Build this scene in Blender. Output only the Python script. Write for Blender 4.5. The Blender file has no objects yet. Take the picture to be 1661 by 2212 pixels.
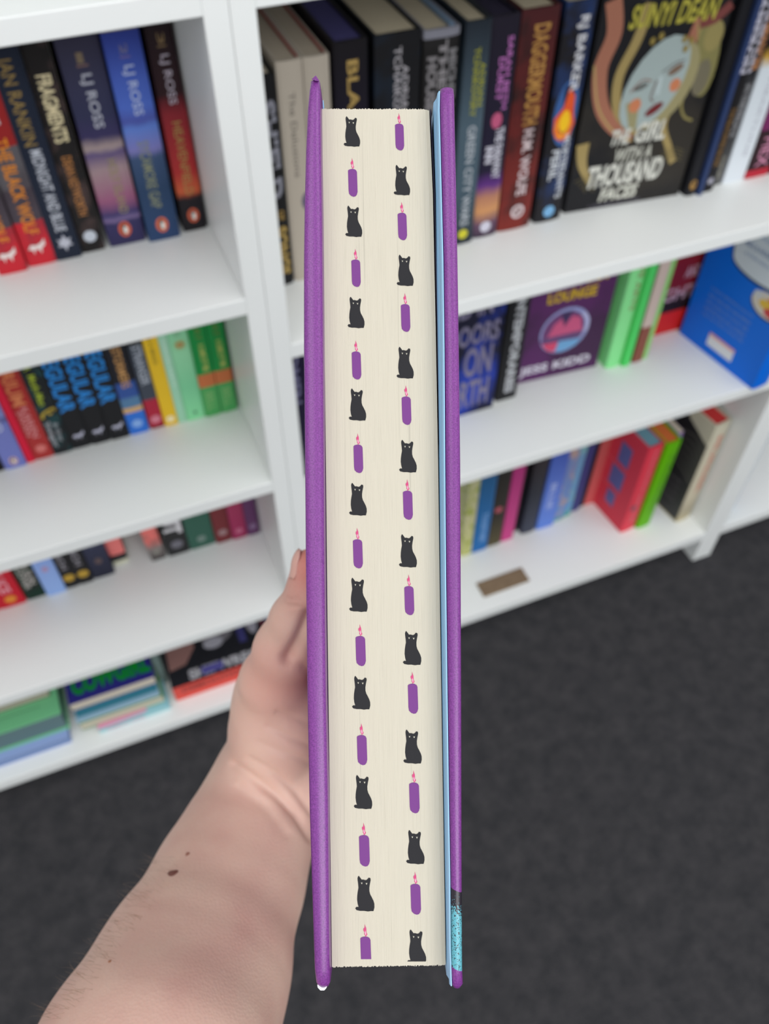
import bpy, bmesh, math, random
import numpy as np
from mathutils import Vector, Matrix
random.seed(7)
sc = bpy.context.scene
COL = sc.collection

# ------------------------------------------------------------------ camera
FPX = 1843.08
CX, CY = 830.5, 1106.0
H = 1.317                                   # phone height above the carpet
yaw, pit, rol = 0.39203, 0.88448, 0.00624
cy_, sy_ = math.cos(yaw), math.sin(yaw)
FW = Vector((sy_ * math.cos(pit), cy_ * math.cos(pit), -math.sin(pit)))
R0 = Vector((cy_, -sy_, 0)); U0 = R0.cross(FW)
RT = R0 * math.cos(rol) + U0 * math.sin(rol)
UP = -R0 * math.sin(rol) + U0 * math.cos(rol)
CAMP = Vector((0, 0, H))
cam_d = bpy.data.cameras.new('camera'); cam = bpy.data.objects.new('camera', cam_d); COL.objects.link(cam)
cam.matrix_world = Matrix(((RT.x, UP.x, -FW.x, 0), (RT.y, UP.y, -FW.y, 0), (RT.z, UP.z, -FW.z, H), (0, 0, 0, 1)))
cam_d.sensor_fit = 'VERTICAL'; cam_d.sensor_height = 24.0; cam_d.lens = FPX / 2212 * 24.0
cam_d.clip_start = 0.01; cam_d.clip_end = 50
cam_d.dof.use_dof = True; cam_d.dof.focus_distance = 0.232; cam_d.dof.aperture_fstop = 9.4
sc.camera = cam

# ------------------------------------------------------------------ light and exposure
w = bpy.data.worlds.new('world'); sc.world = w; w.use_nodes = True
w.node_tree.nodes['Background'].inputs[0].default_value = (0.93, 0.96, 1.0, 1)
w.node_tree.nodes['Background'].inputs[1].default_value = 0.58
def area(name, loc, target, sx, sy, power, col=(1, 1, 1)):
    l = bpy.data.lights.new(name, 'AREA'); l.shape = 'RECTANGLE'; l.size = sx; l.size_y = sy; l.energy = power; l.color = col
    o = bpy.data.objects.new(name, l); COL.objects.link(o); o.location = loc
    o.rotation_euler = (Vector(target) - Vector(loc)).to_track_quat('-Z', 'Y').to_euler()
area('ceiling_light', (-0.8, -0.1, 2.75), (-0.5, 0.3, 0), 1.3, 1.0, 9, (1, .985, .965))
area('ceiling_light', (1.3, -0.2, 2.75), (1.1, 0.3, 0), 1.3, 1.0, 9, (1, .985, .965))
area('ceiling_light', (0.2, -2.4, 2.5), (0.3, 0.6, 0.5), 2.6, 1.2, 52, (.98, .99, 1))
sc.view_settings.view_transform = 'Standard'; sc.view_settings.look = 'None'
sc.view_settings.gamma = 1; sc.view_settings.use_curve_mapping = False
sc.view_settings.exposure = 0.2

# ------------------------------------------------------------------ helpers
def lin(c):
    return tuple((v / 12.92 if v <= .04045 else ((v + .055) / 1.055) ** 2.4) for v in [x / 255 for x in c])
def P(px, py, Z):                            # photograph pixel + distance along the lens axis -> camera-frame metres
    return np.array([(px - CX) / FPX * Z, -(py - CY) / FPX * Z, Z])
def W(c):                                    # camera frame -> world
    return CAMP + RT * float(c[0]) + UP * float(c[1]) + FW * float(c[2])
def tag(o, label=None, cat=None, group=None, kind=None):
    if label: o['label'] = label
    if cat: o['category'] = cat
    if group: o['group'] = group
    if kind: o['kind'] = kind
    return o
def empty(name, loc=(0, 0, 0), rz=0, rx=0, ry=0):
    o = bpy.data.objects.new(name, None); COL.objects.link(o); o.location = loc; o.rotation_euler = (rx, ry, rz)
    o.empty_display_size = 0.02
    return o
def obj(name, verts, faces, mats, parent=None, fm=None, smooth=False):
    me = bpy.data.meshes.new(name); me.from_pydata([tuple(v) for v in verts], [], faces)
    for m in (mats if isinstance(mats, (list, tuple)) else [mats]): me.materials.append(m)
    if fm is not None: me.polygons.foreach_set('material_index', fm)
    if smooth: me.polygons.foreach_set('use_smooth', [True] * len(me.polygons))
    me.update()
    o = bpy.data.objects.new(name, me); COL.objects.link(o); o.parent = parent
    return o
def box_vf(x0, x1, y0, y1, z0, z1, base=0):
    v = [(x0, y0, z0), (x1, y0, z0), (x1, y1, z0), (x0, y1, z0), (x0, y0, z1), (x1, y0, z1), (x1, y1, z1), (x0, y1, z1)]
    f = [(0, 3, 2, 1), (4, 5, 6, 7), (0, 1, 5, 4), (1, 2, 6, 5), (2, 3, 7, 6), (3, 0, 4, 7)]
    return v, [tuple(i + base for i in q) for q in f]
def boxes(name, bs, mat, parent=None, bevel=0):
    V, F = [], []
    for b in bs:
        v, f = box_vf(*b, base=len(V)); V += v; F += f
    o = obj(name, V, F, mat, parent)
    if bevel:
        m = o.modifiers.new('bevel', 'BEVEL'); m.width = bevel; m.segments = 2; m.limit_method = 'ANGLE'
    return o
def prism(name, pts, z0, z1, mat, parent, smooth=False):   # xy outline pushed up in z
    n = len(pts); V = [(x, y, z0) for x, y in pts] + [(x, y, z1) for x, y in pts]
    F = [(i, (i + 1) % n, (i + 1) % n + n, i + n) for i in range(n)] + [tuple(range(n))[::-1], tuple(range(n, 2 * n))]
    return obj(name, V, F, mat, parent)

_m = {}
def nodes_of(m):
    m.use_nodes = True; nt = m.node_tree; return nt, nt.nodes, nt.links, nt.nodes['Principled BSDF']
def flat(c, rough=.5, key=None):
    k = (tuple(c), rough)
    if k not in _m:
        m = bpy.data.materials.new('print'); nt, N, L, b = nodes_of(m)
        b.inputs['Base Color'].default_value = (*lin(c), 1); b.inputs['Roughness'].default_value = rough; _m[k] = m
    return _m[k]
def cover_mat(h, stops, rough=.5, noise=None, linear=False, axis='Z'):
    """printed cover: colours change along the spine; noise=(scale, colour, amount) mottles the printed picture"""
    stops = [(a, tuple(q_ * (.74 if max(b) < 72 else 1) for q_ in b)) for a, b in stops]      # near-black inks are deeper than they sample
    k = (h, tuple((a, tuple(b)) for a, b in stops), rough, noise and (noise[0], tuple(noise[1]), noise[2]), linear)
    if k in _m: return _m[k]
    m = bpy.data.materials.new('cover_print'); nt, N, L, b = nodes_of(m); b.inputs['Roughness'].default_value = rough; b.inputs['Specular IOR Level'].default_value = .22
    tc = N.new('ShaderNodeTexCoord')
    if len(stops) == 1:
        rgb = N.new('ShaderNodeRGB'); rgb.outputs[0].default_value = (*lin(stops[0][1]), 1); out = rgb.outputs[0]
    else:
        sp = N.new('ShaderNodeSeparateXYZ'); L.new(tc.outputs['Object'], sp.inputs[0])
        mr = N.new('ShaderNodeMapRange'); mr.inputs['From Max'].default_value = h; L.new(sp.outputs[2], mr.inputs[0])
        nz = N.new('ShaderNodeTexNoise'); nz.inputs['Scale'].default_value = 60; L.new(tc.outputs['Object'], nz.inputs[0])
        ad = N.new('ShaderNodeMath'); ad.operation = 'MULTIPLY_ADD'; ad.inputs[1].default_value = .04 if linear else .004
        L.new(nz.outputs[0], ad.inputs[0]); L.new(mr.outputs[0], ad.inputs[2])
        cr = N.new('ShaderNodeValToRGB'); cr.color_ramp.interpolation = 'LINEAR' if linear else 'CONSTANT'; L.new(ad.outputs[0], cr.inputs[0])
        e = cr.color_ramp.elements
        while len(e) < len(stops): e.new(1)
        for i, (p_, c) in enumerate(sorted(stops, key=lambda s: s[0])):
            e[i].position = p_; e[i].color = (*lin(c), 1)
        out = cr.outputs[0]
    if noise:
        nz = N.new('ShaderNodeTexNoise'); nz.inputs['Scale'].default_value = noise[0]; nz.inputs['Detail'].default_value = 4; L.new(tc.outputs['Object'], nz.inputs[0])
        r2 = N.new('ShaderNodeMapRange'); r2.inputs[1].default_value = .48; r2.inputs[2].default_value = .62; r2.inputs[4].default_value = noise[2]; L.new(nz.outputs[0], r2.inputs[0])
        mx = N.new('ShaderNodeMix'); mx.data_type = 'RGBA'; L.new(r2.outputs[0], mx.inputs[0]); L.new(out, mx.inputs[6]); mx.inputs[7].default_value = (*lin(noise[1]), 1); out = mx.outputs[2]
    L.new(out, b.inputs['Base Color']); _m[k] = m
    return m
def pages_mat(c, streak='x', amt=.10, scale=1800):
    k = ('pages', tuple(c), streak, amt, scale)
    if k in _m: return _m[k]
    m = bpy.data.materials.new('paper_edges'); nt, N, L, b = nodes_of(m); b.inputs['Roughness'].default_value = .85
    tc = N.new('ShaderNodeTexCoord'); mp = N.new('ShaderNodeMapping'); L.new(tc.outputs['Object'], mp.inputs[0])
    mp.inputs['Scale'].default_value = (scale, 12, 12) if streak == 'x' else (scale, scale * .02, scale * .012)
    nz = N.new('ShaderNodeTexNoise'); nz.inputs['Scale'].default_value = 1; nz.inputs['Detail'].default_value = 3; L.new(mp.outputs[0], nz.inputs[0])
    mr = N.new('ShaderNodeMapRange'); mr.inputs[1].default_value = .3; mr.inputs[2].default_value = .72; mr.inputs[3].default_value = 1 - amt; mr.inputs[4].default_value = 1.0; L.new(nz.outputs[0], mr.inputs[0])
    mx = N.new('ShaderNodeMix'); mx.data_type = 'RGBA'; mx.blend_type = 'MULTIPLY'; mx.inputs[0].default_value = 1; mx.inputs[6].default_value = (*lin(c), 1); L.new(mr.outputs[0], mx.inputs[7])
    L.new(mx.outputs[2], b.inputs['Base Color'])
    bp = N.new('ShaderNodeBump'); bp.inputs['Strength'].default_value = .25; bp.inputs['Distance'].default_value = .0002; L.new(nz.outputs[0], bp.inputs['Height']); L.new(bp.outputs[0], b.inputs['Normal'])
    _m[k] = m
    return m
PAPER = (214, 203, 182)

# ------------------------------------------------------------------ setting
def white_mat():
    m = bpy.data.materials.new('white_laminate'); nt, N, L, b = nodes_of(m)
    tc = N.new('ShaderNodeTexCoord'); nz = N.new('ShaderNodeTexNoise'); nz.inputs['Scale'].default_value = 6; nz.inputs['Detail'].default_value = 6; L.new(tc.outputs['Object'], nz.inputs[0])
    cr = N.new('ShaderNodeValToRGB'); cr.color_ramp.elements[0].color = (*lin((234, 237, 235)), 1); cr.color_ramp.elements[1].color = (*lin((241, 243, 241)), 1); L.new(nz.outputs[0], cr.inputs[0])
    L.new(cr.outputs[0], b.inputs['Base Color']); b.inputs['Roughness'].default_value = .38
    n2 = N.new('ShaderNodeTexNoise'); n2.inputs['Scale'].default_value = 220; L.new(tc.outputs['Object'], n2.inputs[0])
    bp = N.new('ShaderNodeBump'); bp.inputs['Strength'].default_value = .05; bp.inputs['Distance'].default_value = .001; L.new(n2.outputs[0], bp.inputs['Height']); L.new(bp.outputs[0], b.inputs['Normal'])
    return m
WHITE = white_mat()
def carpet_mat():
    m = bpy.data.materials.new('charcoal_carpet'); nt, N, L, b = nodes_of(m); b.inputs['Roughness'].default_value = 1; b.inputs['Specular IOR Level'].default_value = .1
    tc = N.new('ShaderNodeTexCoord')
    a = N.new('ShaderNodeTexNoise'); a.inputs['Scale'].default_value = 34; a.inputs['Detail'].default_value = 5; a.inputs['Roughness'].default_value = .7; L.new(tc.outputs['Object'], a.inputs[0])
    c = N.new('ShaderNodeTexNoise'); c.inputs['Scale'].default_value = 420; c.inputs['Detail'].default_value = 3; L.new(tc.outputs['Object'], c.inputs[0])
    mx = N.new('ShaderNodeMix'); mx.inputs[0].default_value = .38; L.new(a.outputs[0], mx.inputs[2]); L.new(c.outputs[0], mx.inputs[3])
    cr = N.new('ShaderNodeValToRGB'); cr.color_ramp.elements[0].position = .36; cr.color_ramp.elements[0].color = (*lin((50, 51, 54)), 1); cr.color_ramp.elements[1].position = .64; cr.color_ramp.elements[1].color = (*lin((74, 72, 74)), 1)
    L.new(mx.outputs[0], cr.inputs[0]); L.new(cr.outputs[0], b.inputs['Base Color'])
    bp = N.new('ShaderNodeBump'); bp.inputs['Strength'].default_value = .8; bp.inputs['Distance'].default_value = .004; L.new(c.outputs[0], bp.inputs['Height']); L.new(bp.outputs[0], b.inputs['Normal'])
    return m
tag(obj('floor', [(-4, -4, 0), (5, -4, 0), (5, 1.1, 0), (-4, 1.1, 0)], [(0, 1, 2, 3)], carpet_mat()), kind='structure')
tag(boxes('wall_back', [(-4, 5, 1.0, 1.1, 0, 2.9)], flat((214, 214, 208), .8)), kind='structure')

FY, BY = 0.665, 0.950                       # front edge and back of the bookcases
def bookcase(x0, x1, shelves, label, bottom=(.065, .087), top=2.02):
    t = tag(empty('bookcase', ((x0 + x1) / 2, (FY + BY) / 2, 0)), label, 'bookcase')
    ox, oy = (x0 + x1) / 2, (FY + BY) / 2
    def b(n, x0_, x1_, y0, y1, z0, z1, bev=.0008): return boxes(n, [(x0_ - ox, x1_ - ox, y0 - oy, y1 - oy, z0, z1)], WHITE, t, bev)
    b('side_panel', x0, x0 + .0197, FY, BY, 0, top); b('side_panel', x1 - .0197, x1, FY, BY, 0, top)
    b('back_panel', x0 + .0197, x1 - .0197, BY - .006, BY - .001, .06, top)
    b('plinth', x0 + .0197, x1 - .0197, FY + .05, FY + .066, 0, bottom[0])
    b('top_panel', x0 + .0197, x1 - .0197, FY, BY - .006, top - .02, top)
    for z0, z1 in shelves: b('shelf', x0 + .0197, x1 - .0197, FY, BY - .006, z0, z1)
    b('shelf', x0 + .0197, x1 - .0197, FY, BY - .006, *bottom)
    return t
bookcase(-.631, .151, [(1.067, 1.085), (.803, .821), (.542, .560), (.284, .302), (1.38, 1.398), (1.69, 1.708)], 'white bookcase with paperbacks in its right-hand end, left of the held book')
bookcase(.1513, .931, [(1.067, 1.085), (.736, .754), (.445, .463), (1.38, 1.398), (1.69, 1.708)], 'white bookcase behind the held book with dark hardbacks and faced-out covers')
bookcase(.9313, 1.711, [(1.067, 1.085), (.736, .754), (.445, .463), (1.38, 1.398), (1.69, 1.708)], 'white bookcase of which only the lower left corner shows at the right edge')

# ------------------------------------------------------------------ lettering and printed pictures
def text_pts(s, bold=.012, shear=0):
    cu = bpy.data.curves.new('t', 'FONT'); cu.body = s; cu.resolution_u = 3; cu.offset = bold; cu.shear = shear; cu.space_character = 1.02
    o = bpy.data.objects.new('t', cu); COL.objects.link(o)
    dg = bpy.context.evaluated_depsgraph_get(); me = bpy.data.meshes.new_from_object(o.evaluated_get(dg))
    v = np.array([tuple(p.co)[:2] for p in me.vertices]); f = [tuple(p.vertices) for p in me.polygons]
    bpy.data.objects.remove(o); bpy.data.curves.remove(cu); bpy.data.meshes.remove(me)
    if len(v):
        mn = v.min(0); v = (v - mn) / (v.max(0) - mn)
    return v, f
def spine_T(wd, bulge):
    return lambda u, v, off: (u, -bulge * max(0, 1 - ((u - wd / 2) / (wd / 2)) ** 2) - .00025 - off, v)
def text_on(parent, name, s, T, u0, u1, v0, v1, mat, down=False, bold=.012, shear=0, off=0):
    """fit s into the box u0..u1 x v0..v1 of the surface T; down=True runs it from v1 (top) down to v0, letter tops to the right"""
    v, f = text_pts(s, bold, shear)
    if not len(v): return
    if down: uv = [(u0 + y * (u1 - u0), v1 - x * (v1 - v0)) for x, y in v]
    else: uv = [(u0 + x * (u1 - u0), v0 + y * (v1 - v0)) for x, y in v]
    return obj(name, [T(a, b, off) for a, b in uv], f, mat, parent)
def art(parent, name, polys, T, base=.0):
    V, F, MI, mats = [], [], [], []
    for i, (c, pts) in enumerate(polys):
        m = flat(c, .45)
        if m not in mats: mats.append(m)
        F.append(tuple(range(len(V), len(V) + len(pts)))); MI.append(mats.index(m))
        V += [T(u, v, base + i * .00004) for u, v in pts]
    return obj(name, V, F, mats, parent, MI)
def ell(cx, cy, rx, ry, n=20, a0=0, rot=0):
    o = []
    for i in range(n):
        a = 2 * math.pi * i / n; x, y = rx * math.cos(a), ry * math.sin(a)
        o.append((cx + x * math.cos(rot) - y * math.sin(rot), cy + x * math.sin(rot) + y * math.cos(rot)))
    return o
def rect(u0, u1, v0, v1): return [(u0, v0), (u1, v0), (u1, v1), (u0, v1)]
def ribbon(pts, w0, w1=None, n=6):
    """a tapering band along a smooth curve through pts"""
    w1 = w0 if w1 is None else w1; q = []
    P_ = [pts[0]] + list(pts) + [pts[-1]]
    for i in range(1, len(P_) - 2):
        for k in range(n):
            t = k / n; a, b, c, d = [np.array(P_[j], float) for j in (i - 1, i, i + 1, i + 2)]
            q.append(.5 * ((2 * b) + (c - a) * t + (2 * a - 5 * b + 4 * c - d) * t * t + (3 * b - a - 3 * c + d) * t ** 3))
    q.append(np.array(pts[-1], float)); L_, R_ = [], []
    for i, p in enumerate(q):
        d = q[min(i + 1, len(q) - 1)] - q[max(i - 1, 0)]; d /= max(np.linalg.norm(d), 1e-9); nrm = np.array([-d[1], d[0]])
        s = (w0 + (w1 - w0) * i / (len(q) - 1)) / 2
        L_.append(tuple(p + nrm * s)); R_.append(tuple(p - nrm * s))
    return L_ + R_[::-1]

# ------------------------------------------------------------------ a shelved book: spine towards the reader, origin at the foot of the spine's left edge
def book(label, x, y, z, wd, h, d, stops, hard=False, rz=0, ry=0, rx=0, rough=.5, noise=None, linear=False, paper=PAPER, group=None, texts=(), marks=(), name='book', side=None):
    t = tag(empty(name, (x, y, z), rz, rx, ry), label, 'book', group)
    th = .0026 if hard else .0005; bulge = .0016 if hard else .0004; ins = .003 if hard else .0001; y1 = d
    stops = stops if isinstance(stops[0], tuple) and isinstance(stops[0][1], (tuple, list)) else [(0, stops)]
    cm = cover_mat(h, stops, rough, noise, linear)
    n = 8
    front = [(wd * i / n, -bulge * (1 - (2 * i / n - 1) ** 2) + (.0008 if i in (0, n) else 0)) for i in range(n + 1)]
    inner = [(wd - th, y1), (wd - th, th), (th, th), (th, y1)]
    pts = [(0, y1)] + front + [(wd, y1)] + inner
    prism('cover', pts, 0, h, cm, t)
    g = .0002
    boxes('page_block', [(th + g, wd - th - g, th + g, y1 - (.004 if hard else .0008), ins, h - ins)], pages_mat(paper), t)
    T = spine_T(wd, bulge)
    for tx in texts:                         # (string, top fraction, bottom fraction, left, right, colour[, bold, shear])
        s, v1, v0, a, b_, c = tx[:6]; bold = tx[6] if len(tx) > 6 else .012
        text_on(t, 'lettering', s, T, a * wd, b_ * wd, v0 * h, v1 * h, flat(c, .4), True, bold)
    for mk in marks:                         # (kind, height fraction, size, colour[, across fraction])
        kind, vz, s, c = mk[:4]; u = (mk[4] if len(mk) > 4 else .5) * wd; v = vz * h
        if kind == 'oval': art(t, 'publisher_mark', [(c, ell(u, v, s * .72, s))], T)
        elif kind == 'penguin_oval': art(t, 'publisher_mark', [(c, ell(u, v, s * .74, s)), ((30, 26, 26), ell(u, v - s * .05, s * .38, s * .66)), ((30, 26, 26), ell(u - s * .05, v + s * .55, s * .2, s * .22)), ((235, 228, 220), ell(u + s * .08, v - s * .12, s * .24, s * .5))], T)
        elif kind == 'disc': art(t, 'publisher_mark', [(c, ell(u, v, s, s))], T)
        elif kind == 'ring': art(t, 'publisher_mark', [(c, ell(u, v, s, s)), (mk[5], ell(u, v, s * .62, s * .62)), (c, ell(u, v, s * .3, s * .3))], T)
        elif kind == 'leaf': art(t, 'publisher_mark', [(c, [(u, v + s), (u + s * .3, v + s * .35), (u + s * .75, v + s * .55), (u + s * .5, v), (u + s * .8, v - s * .35), (u + s * .2, v - s * .4), (u, v - s), (u - s * .2, v - s * .4), (u - s * .8, v - s * .35), (u - s * .5, v), (u - s * .75, v + s * .55), (u - s * .3, v + s * .35)])], T)
        elif kind == 'ram': art(t, 'publisher_mark', [(c, [(u - s, v - s * .1), (u - s * .6, v + s * .45), (u, v + s * .3), (u + s * .6, v + s * .55), (u + s, v + s), (u + s * .95, v + s * .2), (u + s * .5, v - s * .1), (u + s * .35, v - s * .8), (u + s * .15, v - s * .2), (u - s * .3, v - s * .2), (u - s * .45, v - s * .8), (u - s * .55, v - s * .15)])], T)
        elif kind == 'star': art(t, 'publisher_mark', [(c, [(u + s * (1 if i % 2 == 0 else .45) * math.cos(math.pi / 2 + i * math.pi / 5), v + s * (1 if i % 2 == 0 else .45) * math.sin(math.pi / 2 + i * math.pi / 5)) for i in range(10)])], T)
        elif kind == 'moth': art(t, 'moth_picture', [(c, ribbon([(u - s, v - s * .9), (u - s * .8, v - s * .1), (u, v + s * .45), (u + s, v + s * .7), (u + s * 1.1, v + s * .2)], s * .5, s * .3)), (c, ell(u + s * .3, v - s * .15, s * .35, s * .25))], T)
        elif kind == 'bar': art(t, 'printed_band', [(c, rect(u - s / 2, u + s / 2, v - .0008, v + .0008))], T)
    return t
def on_face(wd): return lambda u, v, off: (wd + .00025 + off, u, v)       # front cover (right side of the spine)
def on_back(wd): return lambda u, v, off: (-.00025 - off, u, v)           # back cover (left side of the spine), u from the spine

SILVER, GOLD = (196, 194, 200), (168, 140, 82)
# ---------------- left bookcase, top visible row
Z = .821; B = .198
g_wolf = 'red and smoke-grey paperbacks at the left end of the top row'
for i, x in enumerate((-.0785, -.0505)):
    book(('red and grey paperback with orange title, cut by the left edge of the picture', 'red and grey paperback with orange title, touching the navy paperback')[i], x, .789 + .004 * i, Z, .0268, B, .129,
         [(0, (196, 40, 52)), (.235, (74, 66, 74)), (.40, (92, 88, 92)), (.60, (148, 36, 36))], noise=(30, (60, 50, 58), .5), group=g_wolf,
         texts=(('LOUISE PENNE', .985, .70, .2, .72, (206, 196, 200)), ('THE BLACK WOLF', .64, .17, .28, .74, (214, 128, 30), .02)), marks=(('ram', .095, .0085, (228, 214, 210)),))
book('navy paperback with gold author name and silver title', -.0236, .793, Z, .0252, B, .129, (38, 48, 70), texts=(('IAN RANKIN', .955, .585, .22, .66, (140, 116, 66)), ('MIDNIGHT AND BLUE', .565, .155, .3, .72, (190, 194, 204), .016)), marks=(('leaf', .09, .009, (182, 184, 196)),))
book('black paperback with chunky cream lettering', .0022, .797, Z, .0228, B, .129, (40, 36, 36), noise=(40, (84, 66, 64), .6), texts=(('FRAGMENTS', .865, .565, .24, .8, (214, 200, 160), .03), ('DEAN KEYWORTH', .50, .20, .3, .68, (176, 118, 62))), marks=(('disc', .085, .0062, (190, 196, 206)),))
book('navy and dusky pink sunset paperback numbered 1', .0300, .797, Z, .0360, B, .129, [(0, (50, 46, 80)), (.14, (52, 48, 88)), (.155, (118, 100, 140)), (.19, (58, 54, 100)), (.27, (146, 88, 118)), (.42, (156, 132, 136)), (.50, (92, 78, 118)), (.53, (160, 142, 140)), (.58, (56, 50, 88)), (.68, (48, 50, 78)), (1, (54, 52, 72))], linear=True, group='numbered sunset paperbacks, left case',
     texts=(('1', .93, .885, .4, .56, (120, 104, 84)), ('LJ ROSS', .84, .60, .34, .66, (176, 178, 190), .014), ('HOLY ISLAND', .45, .17, .48, .72, (140, 128, 92))), marks=(('bar', .875, .010, (120, 92, 84)), ('penguin_oval', .085, .0082, (206, 92, 54))))
book('bright blue sky paperback numbered 2', .0682, .791, Z, .0318, B, .129, [(0, (44, 66, 104)), (.30, (40, 62, 92)), (.46, (58, 78, 112)), (.50, (120, 118, 178)), (.60, (92, 124, 200)), (.63, (74, 84, 160)), (.70, (76, 104, 190)), (1, (50, 66, 150))], linear=True, group='numbered sunset paperbacks, left case',
     texts=(('2', .95, .905, .4, .6, (112, 108, 140)), ('LJ ROSS', .86, .64, .33, .68, (170, 182, 214), .014), ('SYCAMORE GAP', .52, .18, .3, .62, (128, 132, 104))), marks=(('bar', .895, .009, (104, 92, 150)), ('penguin_oval', .085, .0082, (214, 104, 66))))
book('dark red dusk paperback numbered 3', .1052, .796, Z, .0240, B, .129, [(0, (40, 36, 42)), (.20, (44, 38, 44)), (.24, (196, 92, 58)), (.34, (170, 48, 48)), (.62, (136, 40, 48)), (.72, (60, 32, 38)), (1, (52, 34, 40))], linear=True, group='numbered sunset paperbacks, left case',
     texts=(('3', .96, .915, .38, .64, (132, 108, 72)), ('LJ ROSS', .87, .65, .3, .7, (178, 168, 180), .014), ('HEAVENFIELD', .57, .20, .34, .7, (160, 128, 70))), marks=(('bar', .905, .008, (120, 96, 66)), ('penguin_oval', .085, .0078, (206, 92, 60))))

# ---------------- left bookcase, second row
Z = .560
book('black paperback with orange mark, cut by the left edge in the second row', -.186, .803, Z, .028, B, .129, (30, 28, 34), marks=(('penguin_oval', .07, .0075, (206, 100, 66)),))
book('lavender blue paperback beside the thin scarlet book', -.157, .802, Z, .0248, B, .129, [(0, (112, 120, 186)), (.36, (92, 96, 150)), (.40, (126, 132, 190))], texts=(('BEYOND', .62, .30, .3, .7, (190, 196, 222)),), marks=(('penguin_oval', .06, .0065, (206, 168, 168)),))
book('thin scarlet paperback beside the brick red one', -.1318, .804, Z, .0094, B, .129, (208, 24, 56))
book('brick red paperback with copper title', -.1220, .805, Z, .0222, B, .129, [(0, (166, 52, 50)), (.5, (164, 44, 42)), (1, (142, 50, 42))], linear=True, texts=(('MIRIUM', .80, .44, .08, .74, (206, 118, 72), .02), ('KAREN', .42, .18, .36, .7, (212, 138, 140)), ('SWAN', .40, .2, .1, .34, (212, 138, 140))), marks=(('disc', .085, .0062, (206, 110, 104)),))
book('black and teal paperback with lime lettering and a gold moth', -.0994, .805, Z, .0220, B, .129, (38, 42, 46), noise=(46, (30, 74, 78), .7), texts=(('PAPER', .88, .66, .24, .58, (150, 168, 34), .02), ('Moth-Man', .63, .40, .26, .62, (156, 174, 38), .02), ('Steiger', .27, .06, .08, .42, (172, 174, 180)), ('& Gray', .25, .10, .46, .76, (160, 162, 168))), marks=(('moth', .335, .0075, (176, 150, 40)),))
g = 'black paperbacks with tall bright blue titles'
for i, x in enumerate((-.0772, -.0540, -.0308)):
    book(('black paperback with tall blue title, leftmost of three copies', 'black paperback with tall blue title, middle of three copies', 'black paperback with tall blue title, rightmost of three copies')[i], x, .806 - .001 * i, Z, .0228, B, .129, (34, 34, 38), group=g,
         texts=(('IRREGULAR', .85, .30, .08, .88, (16, 128, 208), .03),), marks=(('ram', .10, .0072, (178, 178, 196)),))
book('black and blue paperback with sandy lettering', -.0074, .804, Z, .0232, B, .129, [(0, (48, 110, 204)), (.18, (206, 164, 108)), (.22, (84, 122, 158)), (.30, (52, 82, 150)), (.42, (42, 42, 52)), (1, (34, 34, 38))], linear=False, texts=(('TUNDRA', .96, .69, .24, .66, (176, 176, 186), .02), ('STORMERS', .68, .38, .3, .74, (192, 142, 84), .02)), marks=(('disc', .085, .0064, (128, 168, 226)),))
book('black, grey and maroon paperback with silver lettering', .0178, .805, Z, .0176, B, .129, [(0, (130, 34, 48)), (.02, (170, 38, 60)), (.24, (64, 70, 82)), (.56, (58, 64, 76)), (.66, (34, 34, 38))], texts=(('BRIGHT', .94, .70, .25, .8, (182, 182, 190), .02), ('STRANGER', .66, .36, .22, .82, (168, 174, 186), .02)), marks=(('disc', .075, .0062, (206, 120, 138)),))
book('yellow paperback with small black title', .0356, .803, Z, .0168, B, .129, (226, 184, 40), texts=(('MURDER & A BRIDE', .89, .50, .35, .6, (120, 104, 24)),), marks=(('disc', .055, .0052, (238, 222, 176)),))
book('pale mint paperback with white lettering', .0526, .803, Z, .0112, B, .129, (156, 206, 176), texts=(('THE LAST GARDEN PARTY', .9, .30, .3, .65, (206, 230, 214)),))
book('mint green paperback with small orange and black medallion', .0640, .802, Z, .0226, B, .129, [(0, (136, 216, 158)), (.3, (122, 198, 150)), (.55, (146, 210, 164)), (1, (116, 186, 142))], linear=True, texts=(('GRAVE LIES', .93, .66, .32, .6, (120, 160, 128)),), marks=(('ring', .60, .0068, (150, 176, 122), .5, (176, 116, 50)), ('disc', .06, .0022, (46, 96, 70))))
for i, x in enumerate((.0869, .1080)):
    book(('green paperback with gold title and coral band, beside the mint one', 'green paperback with gold title and coral band, against the side panel')[i], x, .800, Z, .0204, B, .129, [(0, (76, 160, 90)), (.24, (72, 156, 88)), (.245, (194, 110, 66)), (.34, (196, 116, 72)), (.345, (26, 138, 66)), (1, (20, 118, 56))], group='green paperbacks with coral bands',
         texts=(('THE PLAY', .93, .60, .34, .72, (96, 122, 50), .02), ('A GAME OF TIME', .58, .37, .4, .76, (184, 188, 96), .02), ('BELL', .2, .05, .24, .72, (124, 178, 106))))

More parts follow.
